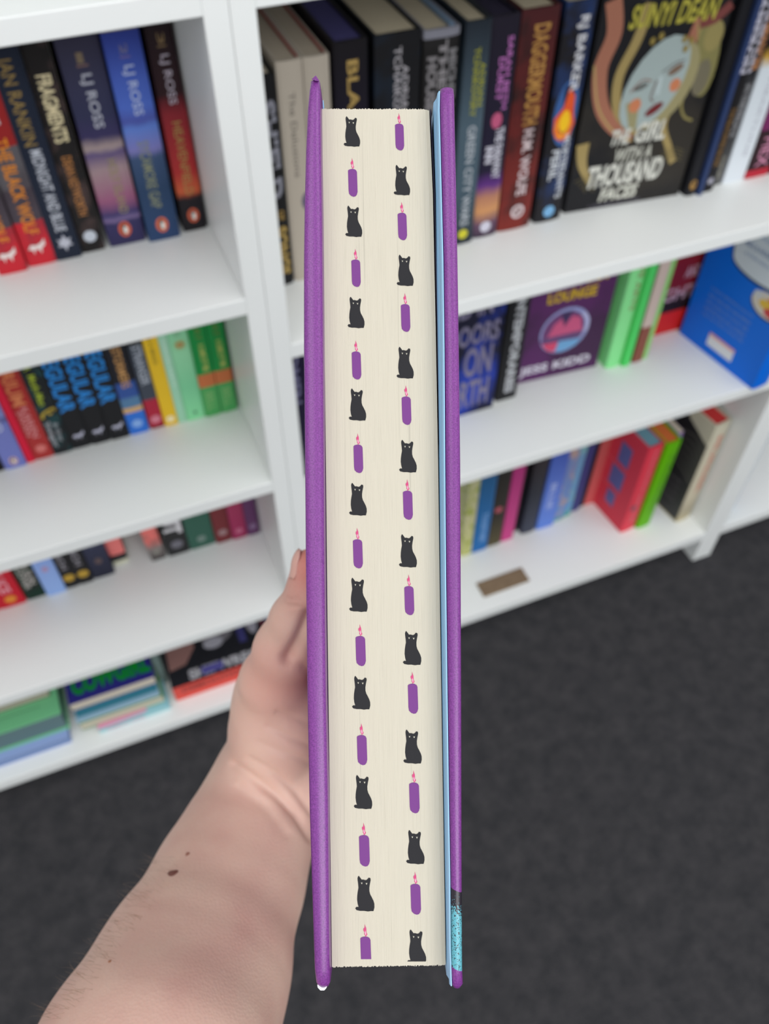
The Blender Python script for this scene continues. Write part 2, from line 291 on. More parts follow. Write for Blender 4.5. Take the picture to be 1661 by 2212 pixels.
# ---------------- left bookcase, third row
Z = .302
for i, x in enumerate((-.282, -.247)):
    book(('scarlet paperback with pink lettering, cut by the left edge in the third row', 'scarlet paperback with pink lettering and amber foot mark, beside the green one')[i], x, .806, Z, .0345, B, .129, (190, 22, 42), texts=(('BLACK ICE', .66, .16, .30, .70, (222, 150, 162), .03), ('THE BIRD', .95, .62, .22, .52, (210, 110, 140), .02)), marks=(('disc', .085, .0078, (214, 130, 30)),), group='scarlet paperbacks, third row')
book('dark green and black paperback with jumbled grey lettering', -.2110, .808, Z, .0260, B, .129, (16, 60, 44), noise=(24, (34, 30, 32), 1), texts=(('UNDERCOVER', .62, .12, .18, .50, (168, 164, 158), .03), ('SUMMER SUN', .66, .16, .52, .84, (174, 168, 162), .03)), marks=(('oval', .71, .006, (190, 80, 66)),))
book('sky blue paperback with faint coral mark', -.1836, .804, Z, .0262, B, .129, [(0, (142, 172, 224)), (.5, (136, 162, 220)), (1, (124, 150, 214))], linear=True, marks=(('oval', .30, .006, (170, 140, 176)),), texts=(('HARBOUR', .8, .42, .3, .6, (150, 176, 226)),))
for i, (x, w_) in enumerate(((-.1570, .0186), (-.1380, .0200))):
    book(('black paperback with grey title and yellow foot, beside the sky blue book', 'black paperback with grey title and yellow foot, beside the slate navy book')[i], x, .807, Z, w_, B, .129, (38, 37, 40), group='black paperbacks with yellow feet', texts=(('NEVER FLINCH', .86, .22, .26, .7, (140, 136, 144), .02),), marks=(('disc', .115, .0078, (178, 142, 36)),))
book('slate navy paperback with faint spine title', -.1174, .809, Z, .0300, B, .129, [(0, (42, 44, 66)), (.6, (56, 60, 86)), (1, (48, 50, 76))], linear=True, texts=(('WINTERING', .75, .35, .35, .6, (74, 78, 106)),), marks=(('oval', .19, .007, (84, 66, 66)),))
book('coral pink paperback with black foot, standing beside the empty gap', -.0860, .822, Z, .0215, B, .129, [(0, (200, 200, 178)), (.045, (46, 46, 50)), (.115, (226, 120, 116)), (1, (222, 128, 118))], ry=-.03)
book('orange, pink and black paperback leaning left of the black and white one', -.0330, .809, Z, .0215, B, .129, [(0, (54, 52, 52)), (.16, (130, 120, 118)), (.24, (222, 112, 106)), (.5, (228, 116, 110)), (.54, (170, 130, 50)), (1, (160, 120, 60))], linear=True, ry=-.04, noise=(60, (90, 90, 84), .5), marks=(('star', .10, .007, (140, 138, 128)),))
book('black paperback with large smudged white lettering', -.0085, .808, Z, .0318, B, .129, (52, 52, 54), texts=(('FAR OUT', .92, .24, .08, .9, (206, 204, 208), .05),), marks=(('disc', .12, .0090, (104, 102, 112)),))
book('broad dark green paperback', .0240, .808, Z, .0382, B, .129, (52, 92, 78), marks=(('disc', .10, .0068, (108, 128, 120)),), rough=.6)
book('brown paperback with mustard emblem', .0632, .805, Z, .0236, B, .129, [(0, (112, 44, 48)), (.5, (104, 60, 56)), (.60, (126, 104, 60))], marks=(('disc', .115, .0068, (150, 118, 120)), ('disc', .74, .004, (74, 78, 62))))
book('raspberry pink paperback beside the plum one', .0876, .803, Z, .0224, B, .129, [(0, (150, 40, 84)), (.5, (160, 56, 90)), (.66, (220, 60, 70))], marks=(('disc', .09, .0060, (186, 96, 128)),), linear=True)
book('plum purple paperback against the side panel', .1106, .802, Z, .0184, B, .129, (98, 58, 98), marks=(('disc', .10, .0058, (132, 104, 140)),), rough=.6)

# ---------------- books lying flat: spine or fore-edge towards the reader
def flat_book(label, x0, x1, y0, y1, z0, z1, cover, edge, hard=False, spine=None, faces=(), rz=0, group=None, page=None):
    t = tag(empty('book', ((x0 + x1) / 2, (y0 + y1) / 2, z0), rz), label, 'book', group)
    a, b = (x1 - x0) / 2, (y1 - y0) / 2; hh = z1 - z0; th = .0024 if hard else .0007
    cm = flat(cover, .4); V, F = [], []
    bs = [(-a, a, -b, b, 0, th), (-a, a, -b, b, hh - th, hh)]
    bs.append((-a, a, -b, -b + th, th, hh - th) if spine else (-a, a, b - th, b, th, hh - th))
    boxes('cover', bs, cm, t)
    i = .003 if hard else .001
    boxes('page_block', [(-a + i, a - i, -b + (th + .0002 if spine else i), b - (i if spine else th + .0002), th + .0001, hh - th - .0001)], flat(page or edge, .85), t)
    if spine: boxes('printed_spine', [(-a, a, -b - .0003, -b - .0001, .0002, hh - .0002)], flat(spine, .4), t)
    T_top = lambda u, v, off: (u - a, v - b, hh + .0002 + off)
    T_fr = lambda u, v, off: (u - a, -b - .0006 - off, v)
    for f in faces:
        if f[0] == 'text_top': text_on(t, 'lettering', f[1], T_top, *f[2:6], flat(f[6], .4), False, f[7] if len(f) > 7 else .02)
        elif f[0] == 'text_front': text_on(t, 'lettering', f[1], T_fr, *f[2:6], flat(f[6], .4), False, f[7] if len(f) > 7 else .02)
        elif f[0] == 'art_top': art(t, 'cover_picture', f[1], T_top)
    return t
Z = .087
flat_book('lavender blue book lying flat at the bottom of the far left pile', -.43, -.2275, .690, .82, Z, Z + .018, (150, 172, 222), (116, 138, 180))
flat_book('thick mint green book lying flat in the middle of the far left pile', -.43, -.2230, .704, .832, Z + .0182, Z + .068, (122, 202, 146), (96, 122, 126), hard=True, faces=(('art_top', [((92, 160, 116), rect(.0, .18, .022, .0235)), ((70, 120, 84), ell(.012, .008, .009, .004))]),))
flat_book('olive book with grey lettering lying on top of the far left pile', -.43, -.2330, .738, .866, Z + .0682, Z + .083, (84, 92, 70), (176, 168, 150), faces=(('text_top', 'GARDEN STORIES', .02, .13, .01, .035, (176, 168, 156), .03),))
flat_book('book with pink and cyan cover lying at the bottom of the green-titled pile', -.1850, -.0750, .688, .84, Z, Z + .012, (142, 196, 208), (214, 206, 186), spine=(150, 198, 204), faces=(('art_top', [((226, 150, 184), [(.0, .0), (.075, .004), (.075, .02), (.0, .02)])]), ('text_front', 'SUMMER BY THE SEA', .012, .07, .003, .009, (224, 120, 160))))
flat_book('cream-edged book with green cover lying second from the bottom of its pile', -.2080, -.0800, .697, .84, Z + .0122, Z + .030, (96, 138, 46), (206, 198, 180))
flat_book('thin pale blue paperback lying in the middle of the green-titled pile', -.2100, -.0830, .699, .84, Z + .0302, Z + .037, (150, 184, 206), (170, 188, 198))
flat_book('teal paperback lying under the navy book', -.2070, -.0850, .705, .84, Z + .0372, Z + .043, (34, 118, 142), (70, 120, 130))
flat_book('navy book with large green title lying on top of its pile', -.2110, -.0830, .714, .842, Z + .0432, Z + .064, (44, 42, 132), (214, 202, 182), faces=(('text_top', 'COWGIRL', .008, .126, .012, .046, (0, 150, 26), .05),))
flat_book('thick black book with red spine lying flat beside the hand', -.0640, .1260, .697, .850, Z, Z + .040, (30, 30, 36), (150, 140, 128), hard=True, spine=(216, 56, 38),
          faces=(('text_front', 'DEMOLITION YARD', .014, .17, .019, .033, (140, 34, 26), .03), ('text_top', 'SHIPWRECK', .03, .16, .004, .022, (186, 184, 190), .05),
                 ('art_top', [((150, 110, 104), [(.004, .03), (.03, .034), (.05, .06), (.048, .085), (.02, .09), (.006, .075)]), ((84, 80, 150), rect(.05, .085, .006, .02)), ((120, 116, 122), ell(.088, .07, .026, .018)), ((174, 172, 182), ell(.08, .056, .016, .01)), ((64, 62, 120), rect(.12, .132, .04, .11)), ((170, 166, 178), ell(.146, .075, .009, .026)), ((110, 44, 60), rect(.16, .166, .05, .12)), ((62, 58, 120), rect(.168, .182, .06, .12))])))
book('grey green paperback standing between the flat piles', -.0800, .735, Z, .012, .20, .129, (104, 122, 118))

# ---------------- right bookcase, upper row of hardbacks
Z = .754; Y = .766
book('black hardback with grey and gold curling letters, against the left side panel', .1728, .764, Z, .0340, .222, .15, (30, 30, 32), hard=True, texts=(('SHIELD', .90, .46, .46, .94, (132, 132, 142), .05), ('OF', .40, .35, .7, .9, (150, 120, 60), .03), ('SONGS', .32, .06, .5, .94, (160, 132, 66), .05)))
for i, x in enumerate((.2088, .2346)):
    t = book(('cream hardback with fine grey title, beside the black and grey one', 'cream hardback with fine grey title, partly behind the held book')[i], x, Y, Z, .0250, .230, .153, (176, 166, 152), hard=True, paper=(176, 164, 146), group='cream hardbacks, upper row',
             texts=(('The Delusions', .88, .52, .38, .62, (104, 100, 92), 0),), marks=(('oval', .40, .010, (92, 84, 110), .86),))
    boxes('red_endpaper', [(.0218, .0225, .006, .145, .224, .2305)], flat((150, 30, 34)), t)
t = book('black and violet hardback with gold title, just above the page edge of the held book', .2640, Y, Z, .0330, .238, .156, [(0, (40, 32, 70)), (.5, (36, 28, 56)), (1, (30, 26, 32))], linear=True, hard=True, paper=(62, 58, 112), texts=(('BLACKEN', .93, .45, .36, .70, (176, 146, 82), .02),))
book('thick black hardback with two silver author lines', .3040, Y, Z, .0470, .238, .156, (30, 30, 34), hard=True, noise=(18, (26, 40, 56), .6), paper=(196, 184, 158), texts=(('TCHAIKOVSKY', .95, .58, .40, .56, (168, 164, 168), .02), ('ADRIAN', .88, .66, .58, .72, (168, 164, 168), .02)))
t = book('black hardback crowded with silver capitals in three lines', .3535, Y, Z, .0370, .235, .153, [(0, (38, 36, 36)), (.93, (44, 42, 42)), (.965, (126, 126, 136))], hard=True, paper=(188, 176, 152), texts=(('HOUSE OF THE', .90, .42, .10, .38, (128, 124, 126), .05), ('THE BEAST', .96, .44, .42, .66, (134, 130, 132), .05), ('MICHELLE WONG', .92, .40, .70, .94, (120, 118, 120), .05)))
boxes('pale_blue_flap', [(.0285, .0338, .006, .148, .2325, .2352)], flat((110, 134, 160)), t)
book('slate teal hardback with yellow author name and silver title', .3955, .763, Z, .0270, .238, .153, [(0, (40, 48, 58)), (.3, (66, 84, 96)), (.6, (74, 92, 104)), (1, (48, 58, 70))], linear=True, hard=True, paper=(190, 178, 152),
     texts=(('TCHAIKOVSKY', .90, .62, .36, .60, (154, 154, 40), .02), ('ADRIAN', .84, .66, .64, .86, (154, 154, 40), .02), ('GREEN CITY WARS', .58, .10, .34, .70, (170, 176, 182), .02)), marks=(('disc', .055, .0058, (196, 190, 34)),))
book('black violet hardback with pink author name over a glowing picture', .4242, .767, Z, .0308, .237, .156, [(0, (50, 50, 68)), (.09, (96, 70, 92)), (.16, (196, 140, 92)), (.23, (172, 118, 92)), (.29, (90, 46, 120)), (.36, (42, 36, 66)), (1, (42, 36, 54))], linear=True, hard=True, paper=(30, 22, 52),
     texts=(('SARAH BETH', .92, .62, .62, .82, (186, 112, 182), .02), ('DURST', .84, .66, .36, .58, (186, 112, 182), .02), ('THE FARAWAY', .54, .30, .52, .84, (206, 204, 216), .03), ('INN', .46, .38, .20, .50, (206, 204, 216), .04)), marks=(('oval', .575, .0085, (186, 84, 120)), ('disc', .055, .0068, (196, 194, 208))))
book('dark red hardback with broad gold title and white author name', .4572, .768, Z, .0418, .238, .156, [(0, (120, 40, 34)), (.5, (96, 34, 32)), (1, (72, 30, 32))], linear=True, hard=True, noise=(22, (38, 26, 26), .9), paper=(196, 184, 158),
     texts=(('DAGGERMOUTH', .94, .52, .34, .78, (176, 130, 66), .03), ('H.M. WOLFE', .50, .18, .42, .72, (204, 186, 188), .03)), marks=(('ring', .095, .0085, (206, 190, 192), .55, (90, 40, 40)),))
t = book('black hardback with a flame on blue and heavy silver lettering', .5058, .768, Z, .0345, .238, .156, (40, 38, 44), hard=True, noise=(14, (38, 66, 120), .75), paper=(196, 186, 164),
         texts=(('RJ BARKER', .945, .63, .40, .80, (206, 206, 210), .03), ("MORTEDANT'S", .44, .12, .62, .86, (196, 200, 206), .03), ('PERIL', .37, .22, .26, .56, (196, 200, 206), .03)), marks=(('disc', .055, .0072, (110, 164, 206)),))
T = spine_T(.0345, .0016); u, v = .018, .52 * .238
art(t, 'flame_picture', [((54, 92, 150), ell(u, v + .004, .0145, .036)), ((222, 84, 36), [(u - .012, v - .014), (u - .013, v), (u - .004, v + .012), (u, v + .032), (u + .008, v + .022), (u + .009, v + .006), (u + .013, v - .008), (u + .009, v - .022), (u, v - .027), (u - .008, v - .022)]), ((236, 140, 40), ell(u - .001, v - .010, .010, .014)), ((242, 192, 24), ell(u, v - .004, .0062, .012)), ((150, 92, 30), ribbon([(u - .006, v - .012), (u, v - .017), (u + .007, v - .012)], .0012))], T)

# the faced-out masked-face hardback
def face_out(label, x0, yl, z, wd, h, d, stops, rz=-math.pi / 2, **k):
    # spine to the left: the front cover turns to the reader
    c, s = math.cos(rz), math.sin(rz)
    return book(label, x0 - wd * c, yl - wd * s, z, wd, h, d, stops, rz=rz, **k)
WD = .034; D_ = .152; HH = .240
t = face_out('black hardback faced out, a pale mask between golden hair on its cover', .5495, .7735, Z, WD, HH, D_, (36, 36, 40), rz=-math.pi / 2 - .10, hard=True, noise=(9, (52, 48, 42), .8))
T = on_face(WD)
gold, peach, olive = (156, 136, 84), (160, 104, 82), (128, 122, 74)
fx, fy, fr = .081, .142, -.42
pol = [(peach, ribbon([(.012, .232), (.02, .20), (.012, .165), (.022, .125), (.045, .098), (.07, .086)], .018, .016)), (gold, ribbon([(.055, .225), (.048, .19), (.036, .155), (.042, .12), (.062, .098), (.075, .09)], .012, .010)),
       ((176, 150, 96), ribbon([(.004, .17), (.018, .125), (.045, .093), (.07, .08)], .0022)), (peach, ribbon([(.118, .205), (.113, .175), (.122, .15), (.117, .13)], .012, .013)), (gold, ribbon([(.118, .20), (.126, .165), (.115, .125), (.106, .095), (.12, .066), (.132, .045)], .006, .009)),
       (olive, ell(.137, .165, .015, .045, rot=.15)), ((110, 104, 84), ell(.138, .142, .010, .02)), ((146, 134, 82), ell(.139, .185, .011, .016)), ((134, 124, 74), ribbon([(.124, .135), (.122, .115), (.13, .1), (.142, .094)], .003)),
       (gold, ribbon([(.008, .085), (.012, .06), (.026, .035)], .016, .006)), ((118, 60, 56), ribbon([(.118, .2), (.135, .203), (.15, .215)], .012, .01)),
       ((150, 142, 102), ell(fx + .014, fy - .004, .033, .049, rot=fr)), ((158, 172, 170), ell(fx, fy, .033, .052, rot=fr)), ((148, 142, 104), [(fx - .030, fy - .018), (fx - .014, fy - .012), (fx - .01, fy - .05), (fx - .02, fy - .045)]),
       ((196, 122, 84), ell(fx - .018, fy - .021, .0072, .0078)), ((196, 122, 84), ell(fx + .026, fy - .004, .0065, .0072)), ((90, 92, 88), ell(fx - .016, fy - .001, .0088, .0030, rot=.32)), ((132, 96, 84), ribbon([(fx - .028, fy - .006), (fx - .016, fy + .006), (fx - .004, fy + .004)], .0016)),
       ((118, 96, 80), ell(fx + .022, fy + .013, .0095, .0042, rot=.5)), ((96, 92, 90), ribbon([(fx + .006, fy + .012), (fx + .02, fy + .020), (fx + .031, fy + .022)], .0014)), ((120, 110, 104), ribbon([(fx + .002, fy + .004), (fx - .001, fy - .014), (fx + .004, fy - .019)], .0022)), ((178, 192, 192), ribbon([(fx + .006, fy + .008), (fx + .006, fy - .012)], .005)),
       ((112, 34, 36), ell(fx + .007, fy - .028, .0115, .0048, rot=.55)), ((88, 26, 30), ribbon([(fx - .002, fy - .033), (fx + .007, fy - .027), (fx + .016, fy - .022)], .001))]
for k in range(5): pol.append(((104, 94, 62), ribbon([(.006 + .004 * k, .040 - .004 * k), (.022, .044 - .0035 * k), (.034, .036 - .003 * k)], .0008)))
for k in range(4): pol.append(((104, 94, 62), ribbon([(.112, .06 - .004 * k), (.128, .064 - .004 * k), (.142, .058 - .004 * k)], .0008)))
for a, b in ((.066, .188), (.075, .192), (.108, .176), (.104, .186), (.112, .184)): pol.append(((140, 122, 60), ell(a, b, .003, .004)))
art(t, 'cover_picture', pol, T)
for s, a, b, c, d, col, bo, sh in (('SUNYI DEAN', .034, .136, .202, .225, (176, 168, 66), .03, .25), ('INTERNATIONALLY BESTSELLING AUTHOR', .044, .130, .230, .234, (150, 146, 158), 0, 0),
                         ('THE', .042, .066, .078, .096, (206, 206, 196), .04, .2), ('GIRL', .072, .110, .077, .101, (206, 206, 196), .04, .2), ('WITH A', .052, .098, .057, .073, (190, 190, 178), .03, .2),
                         ('THOUSAND', .022, .118, .028, .056, (208, 208, 198), .04, .2), ('FACES', .042, .092, .004 + .005, .026, (200, 200, 188), .04, .2), ('A LONG-BURIED SECRET RETURNS', .030, .098, .003, .0065, (110, 106, 120), 0, 0)):
    text_on(t, 'lettering', s, T, a, b, c, d, flat(col, .4), False, bo, sh, off=.0012)
book('black paperback with gold foot mark, right of the faced-out mask cover', .7065, .752, Z, .0150, .238, .150, (34, 34, 40), hard=True, marks=(('oval', .06, .0065, (150, 112, 50)),), ry=.0)
book('thin navy blue hardback in the upper row', .7222, .747, Z, .0068, .238, .150, (44, 60, 100))
book('black hardback with large white two-line name and brown-gold title', .7296, .752, Z, .0186, .236, .150, (30, 28, 32), hard=True, texts=(('CAMERON', .985, .60, .05, .48, (190, 188, 202), .05), ('JOHNSTON', .985, .60, .52, .95, (190, 188, 202), .05), ('THE BLACKFIRE BLADE', .44, .14, .34, .7, (132, 98, 50))), marks=(('leaf', .06, .006, (170, 168, 182)),))
book('grey hardback with copper title and fine white lettering', .7488, .760, Z, .0174, .236, .150, [(0, (92, 92, 92)), (.3, (58, 58, 62)), (.4, (84, 84, 88)), (.6, (40, 40, 46))], linear=True, texts=(('THE GEOMANCER', 1 - .01, .58, .18, .88, (172, 118, 76), .04), ('IN THE PALACE', .52, .26, .35, .8, (150, 150, 152)), ('CHUN', .16, .04, .3, .6, (160, 156, 140))))
book('white hardback with black and gold head', .7668, .758, Z, .0322, .205, .150, [(0, (214, 220, 226)), (.70, (206, 214, 220)), (.76, (190, 150, 60)), (.82, (30, 32, 40))], linear=True, texts=(('HEARTLINE', .62, .16, .52, .68, (178, 180, 190)),))
book('black hardback with magenta panel and red foot', .7996, .757, Z, .0360, .238, .150, [(0, (176, 34, 52)), (.045, (60, 30, 40)), (.26, (112, 36, 88)), (.46, (34, 28, 36))], texts=(('GOLD THRONE', .86, .50, .3, .7, (170, 136, 60)), ('HEX', .22, .06, .26, .74, (200, 130, 160))))
book('black hardback at the right end of the upper row', .8362, .757, Z, .034, .236, .150, (36, 32, 38), texts=(('NIGHT', .8, .3, .3, .7, (170, 136, 60)),))

# ---------------- right bookcase, second row
Z = .463
book('dark violet hardback seen left of the held book', .1738, .745, Z, .0340, .236, .15, (36, 28, 66), hard=True, texts=(('OMEN', .9, .56, .3, .7, (120, 118, 150), .03),))
t = face_out('dark blue paperback faced out with tall pale lettering, partly behind the held book', .352, .770, Z, .030, .205, .133, (34, 34, 62), noise=(13, (36, 62, 170), .9))
T = on_face(.030)
for s, a, b, c, d in (('ISLAND IN', .005, .115, .172, .200), ('THE DOORS', .004, .128, .126, .160), ('ON', .080, .122, .070, .122), ('NORTH', .040, .122, .014, .064)): text_on(t, 'lettering', s, T, a, b, c, d, flat((120, 114, 140), .4), False, .03)
book('black hardback with heavy white lettering down its spine', .4942, .777, Z, .0325, .215, .15, (34, 34, 38), texts=(('CONTEMPORARIES', .98, .06, .34, .78, (176, 178, 182), .05),))
t = face_out('purple paperback faced out, a crystal ball on its cover', .5370, .800, Z, .030, .205, .133, (86, 40, 92), rz=-math.pi / 2 - .07, noise=(10, (58, 34, 62), .8))
T = on_face(.030)
for s, a, b, c, d, col in (('MURDER AT', .016, .116, .184, .198, (196, 160, 30)), ('THE SPIRIT', .014, .122, .160, .176, (196, 160, 30)), ('LOUNGE', .030, .104, .136, .154, (200, 164, 30)), ('JESS KIDD', .004, .118, .010, .030, (206, 200, 214))): text_on(t, 'lettering', s, T, a, b, c, d, flat(col, .4), False, .04, off=.0006)
art(t, 'cover_picture', [((142, 148, 196), ell(.066, .084, .0385, .040)), ((104, 50, 104), ell(.064, .083, .033, .035)), ((196, 78, 122), [(.040, .076), (.048, .098), (.058, .106), (.066, .094), (.074, .108), (.088, .102), (.094, .078)]), ((52, 30, 80), [(.056, .116), (.064, .090), (.074, .118)]),
                         ((92, 60, 110), ell(.062, .071, .034, .006)), ((206, 62, 100), [(.033, .066), (.058, .066), (.060, .046), (.044, .052)]), ((104, 160, 206), [(.060, .066), (.096, .064), (.088, .052), (.070, .046), (.056, .047)]), ((176, 176, 214), ribbon([(.09, .11), (.1, .095), (.1, .075)], .006))], T)
book('broad mint green hardback with rust lettering', .6800, .780, Z, .0250, .225, .150, (136, 224, 146), hard=True, texts=(('GRAVE ARTS', .98, .46, .52, .84, (140, 120, 74), .02),))
book('bright green paperback beside the mint hardback', .7056, .774, Z, .0130, .220, .150, (78, 204, 100))
book('pale pink paperback with brown foot', .7240, .776, Z, .0180, .220, .140, [(0, (132, 76, 62)), (.30, (198, 178, 168))])
book('thin lime green paperback, right of the pink one', .7425, .778, Z, .0095, .218, .140, (136, 196, 110))
t = face_out('red and black paperback faced out behind the bright blue book', .7560, .8180, Z, .026, .205, .128, [(0, (196, 32, 34)), (.20, (44, 26, 32)), (.36, (116, 24, 38)), (.62, (120, 24, 36)), (.70, (176, 30, 40)), (.76, (40, 30, 34))])
T = on_face(.026)
for s, a, b, c, d in (('WOLF', .05, .126, .158, .180), ('AND', .058, .084, .100, .120), ('LIGHT', .010, .088, .062, .086)): text_on(t, 'lettering', s, T, a, b, c, d, flat((176, 140, 156), .4), False, .03)
# the bright blue book, its back cover turned left
ang = math.atan2(.855 - .832, .808 - .659)     # side face runs away from the spine
t = book('bright blue hardback jutting out over the shelf edge, white tub printed on it', .8555, .659, Z, .034, .248, .152, (8, 108, 222), hard=True, rz=ang, rough=.4)
T = on_back(.034)
def cupo(gr, yb, cx, ym, dr):        # a tapering tub with a rounded foot
    return [(.002 - gr, .240), (.010 - gr, yb + .006)] + [(cx - .049 * math.cos(math.pi * i / 14) * (1 + gr * 10), yb - dr * math.sin(math.pi * i / 14) ** .8) for i in range(1, 14)] + [(.111 + gr, yb + .006), (.118 + gr, .240)]
art(t, 'cover_picture', [((20, 40, 70), cupo(.0025, .168, .060, .151, .0205)), ((214, 222, 230), cupo(0, .170, .060, .1535, .0185)), ((186, 200, 218), ribbon([(.003, .222), (.04, .212), (.08, .212), (.116, .222)], .005)), ((196, 208, 222), ribbon([(.003, .232), (.04, .224), (.08, .224), (.116, .232)], .003)),
                         ((40, 46, 56), ell(.030, .128, .029, .019, rot=.1)), ((214, 206, 196), ell(.030, .130, .028, .018, rot=.1)), ((222, 140, 84), ell(.020, .136, .014, .012)), ((226, 186, 60), ell(.034, .130, .011, .007)), ((206, 60, 62), ell(.022, .122, .011, .007)), ((236, 180, 140), ell(.022, .146, .008, .006)), ((206, 208, 210), ell(.050, .138, .007, .006)), ((222, 224, 228), rect(.050, .100, .016, .038)), ((226, 160, 156), rect(.050, .100, .033, .038))], T)
TM = lambda u_, v_, off: T(.152 - u_, v_, off)
text_on(t, 'lettering', 'MILK & HONEY', TM, .055, .105, .190, .198, flat((150, 166, 196), .4), False, .02, off=.0009)
text_on(t, 'lettering', 'a love story', TM, .060, .105, .176, .184, flat((170, 184, 210), .4), False, .02, off=.0009)
for k in range(5): text_on(t, 'lettering', ('a warm and funny story of', 'two rivals who meet behind', 'the counter of a corner cafe', 'and find that the smallest', 'cup can hold a whole life')[k], TM, .028, .108, .100 - .011 * k, .106 - .011 * k, flat((116, 150, 206), .4), False, .01, off=.0009)

# ---------------- right bookcase, bottom row
Z = .087
g5 = 'slim colourful books, bottom row'
book('cream paperback with green floral print, touching the held book', .4720, .784, Z, .0205, .205, .135, [(0, (196, 196, 128)), (.5, (190, 186, 140)), (1, (172, 170, 130))], noise=(70, (140, 152, 40), .9), linear=True)
book('mid blue paperback with pale lower lettering', .4930, .784, Z, .0305, .215, .135, [(0, (26, 102, 170)), (.4, (30, 100, 160)), (1, (30, 82, 124))], linear=True, texts=(('TOGETHER', .50, .12, .42, .74, (120, 164, 216), .03),))
book('dark olive paperback with pink spot', .5245, .786, Z, .0275, .220, .135, [(0, (84, 76, 48)), (.4, (58, 52, 40)), (1, (44, 40, 36))], linear=True, marks=(('disc', .46, .0075, (170, 70, 84), .45),))
book('magenta pink paperback in the bottom row', .5540, .787, Z, .0235, .222, .135, [(0, (198, 66, 132)), (1, (160, 42, 108))], linear=True)
book('black paperback beside the magenta one', .5790, .800, Z, .0150, .225, .135, (36, 34, 36))
book('charcoal navy hardback with rounded foot', .5955, .789, Z, .0285, .225, .135, [(0, (62, 66, 82)), (.5, (52, 56, 70)), (1, (66, 54, 54))], linear=True, hard=True)
book('cornflower blue hardback with pale lettering', .6265, .787, Z, .0350, .225, .135, [(0, (96, 132, 214)), (.4, (92, 122, 206)), (1, (60, 82, 166))], linear=True, texts=(('BLUE', .55, .24, .3, .62, (160, 176, 226), .03),))
book('blue and green paperback with painted figures', .6628, .793, Z, .0240, .225, .135, [(0, (46, 150, 104)), (.08, (88, 140, 200)), (.6, (110, 130, 180)), (1, (120, 136, 170))], linear=True, noise=(48, (196, 156, 120), .7))
book('pale blue paperback flecked with green', .6875, .796, Z, .0150, .228, .135, [(0, (58, 160, 110)), (.12, (96, 150, 200)), (1, (112, 150, 176))], linear=True, noise=(48, (128, 180, 170), .7))
book('indigo paperback left of the coral one', .7035, .801, Z, .0210, .225, .135, [(0, (56, 60, 120)), (1, (60, 60, 110))], linear=True)
book('black paperback left of the coral one', .7255, .806, Z, .0120, .226, .130, (40, 32, 36))
book('coral red paperback with darker head', .7380, .806, Z, .0262, .226, .130, [(0, (206, 92, 92)), (1, (170, 76, 74))], linear=True)
t = book('scarlet hardback with blue window panes on its side', .7660, .724, Z, .0330, .222, .150, (220, 60, 78), hard=True, rz=.10, paper=(110, 158, 176), texts=(('HOLIDAY HOUSE', .95, .10, .42, .62, (222, 130, 142), .0),), marks=(('oval', .30, .008, (120, 50, 76), .3),))
T = on_back(.033)
art(t, 'window_picture', [((96, 98, 156), [(.030, .140), (.058, .142), (.058, .190), (.030, .188)]), ((96, 98, 156), [(.030, .080), (.064, .082), (.064, .130), (.030, .128)]), ((96, 98, 156), [(.036, .034), (.058, .036), (.058, .070), (.036, .068)]), ((232, 110, 122), ribbon([(.028, .134), (.09, .136)], .0014)), ((232, 110, 122), ribbon([(.028, .074), (.09, .076)], .0014))], T)
book('vivid green hardback with orange page edges', .7985, .721, Z, .0300, .222, .150, [(0, (96, 176, 0)), (1, (104, 186, 6))], hard=True, rz=.06, paper=(216, 112, 52), texts=(('TROPIC', .90, .20, .5, .78, (70, 136, 0), .03),))
book('slim purple hardback behind the vivid green one', .8290, .735, Z, .0110, .224, .150, [(0, (176, 180, 196)), (.34, (110, 84, 150)), (1, (146, 120, 176))], rz=.05, linear=True)
t = book('cream hardback with red spine lettering and black side, red page edges', .8740, .706, Z, .0345, .250, .155, [(0, (190, 178, 140)), (.12, (170, 160, 136)), (.3, (206, 196, 172)), (1, (206, 200, 178))], hard=True, rz=.14, linear=True, paper=(206, 50, 50), texts=(('MURDER', .88, .30, .42, .78, (206, 128, 110), .03),))
T = on_back(.033)
pol = [((44, 42, 42), [(.002, .004), (.15, .004), (.15, .246), (.07, .246), (.05, .225), (.03, .215), (.002, .200)])]
for k in range(6): pol.append(((104, 102, 92), ribbon([(.004, .185 - k * .016), (.03, .20 - k * .016), (.07, .19 - k * .012)], .004, .002)))
for k in range(4): pol.append(((96, 92, 92), rect(.02, .06, .040 + k * .016, .044 + k * .016)))
art(t, 'cover_picture', pol, T)
tag(boxes('shelf_label', [(-.045, .045, -.0155, .0155, 0, .0022)], cover_mat(.02, [(0, (132, 112, 90))], .7, (260, (112, 94, 74), .6)), None, .0006), 'brown rectangular label lying near the front edge of the bottom shelf', 'label')
bpy.data.objects['shelf_label'].location = (.5165, .7060, .0872); bpy.data.objects['shelf_label'].rotation_euler = (0, 0, .01)

# ---------------- third bookcase
book('blue paperback at the bottom right edge of the picture', .9860, .698, Z, .0135, .205, .13, (38, 124, 184))
book('dark red paperback at the bottom right edge, behind the blue one', 1.0020, .725, Z, .0130, .205, .13, (146, 66, 84))
book('steel blue hardback at the bottom right edge, farthest right', 1.0165, .775, Z, .0400, .22, .14, (48, 100, 150), noise=(20, (120, 60, 90), .6))

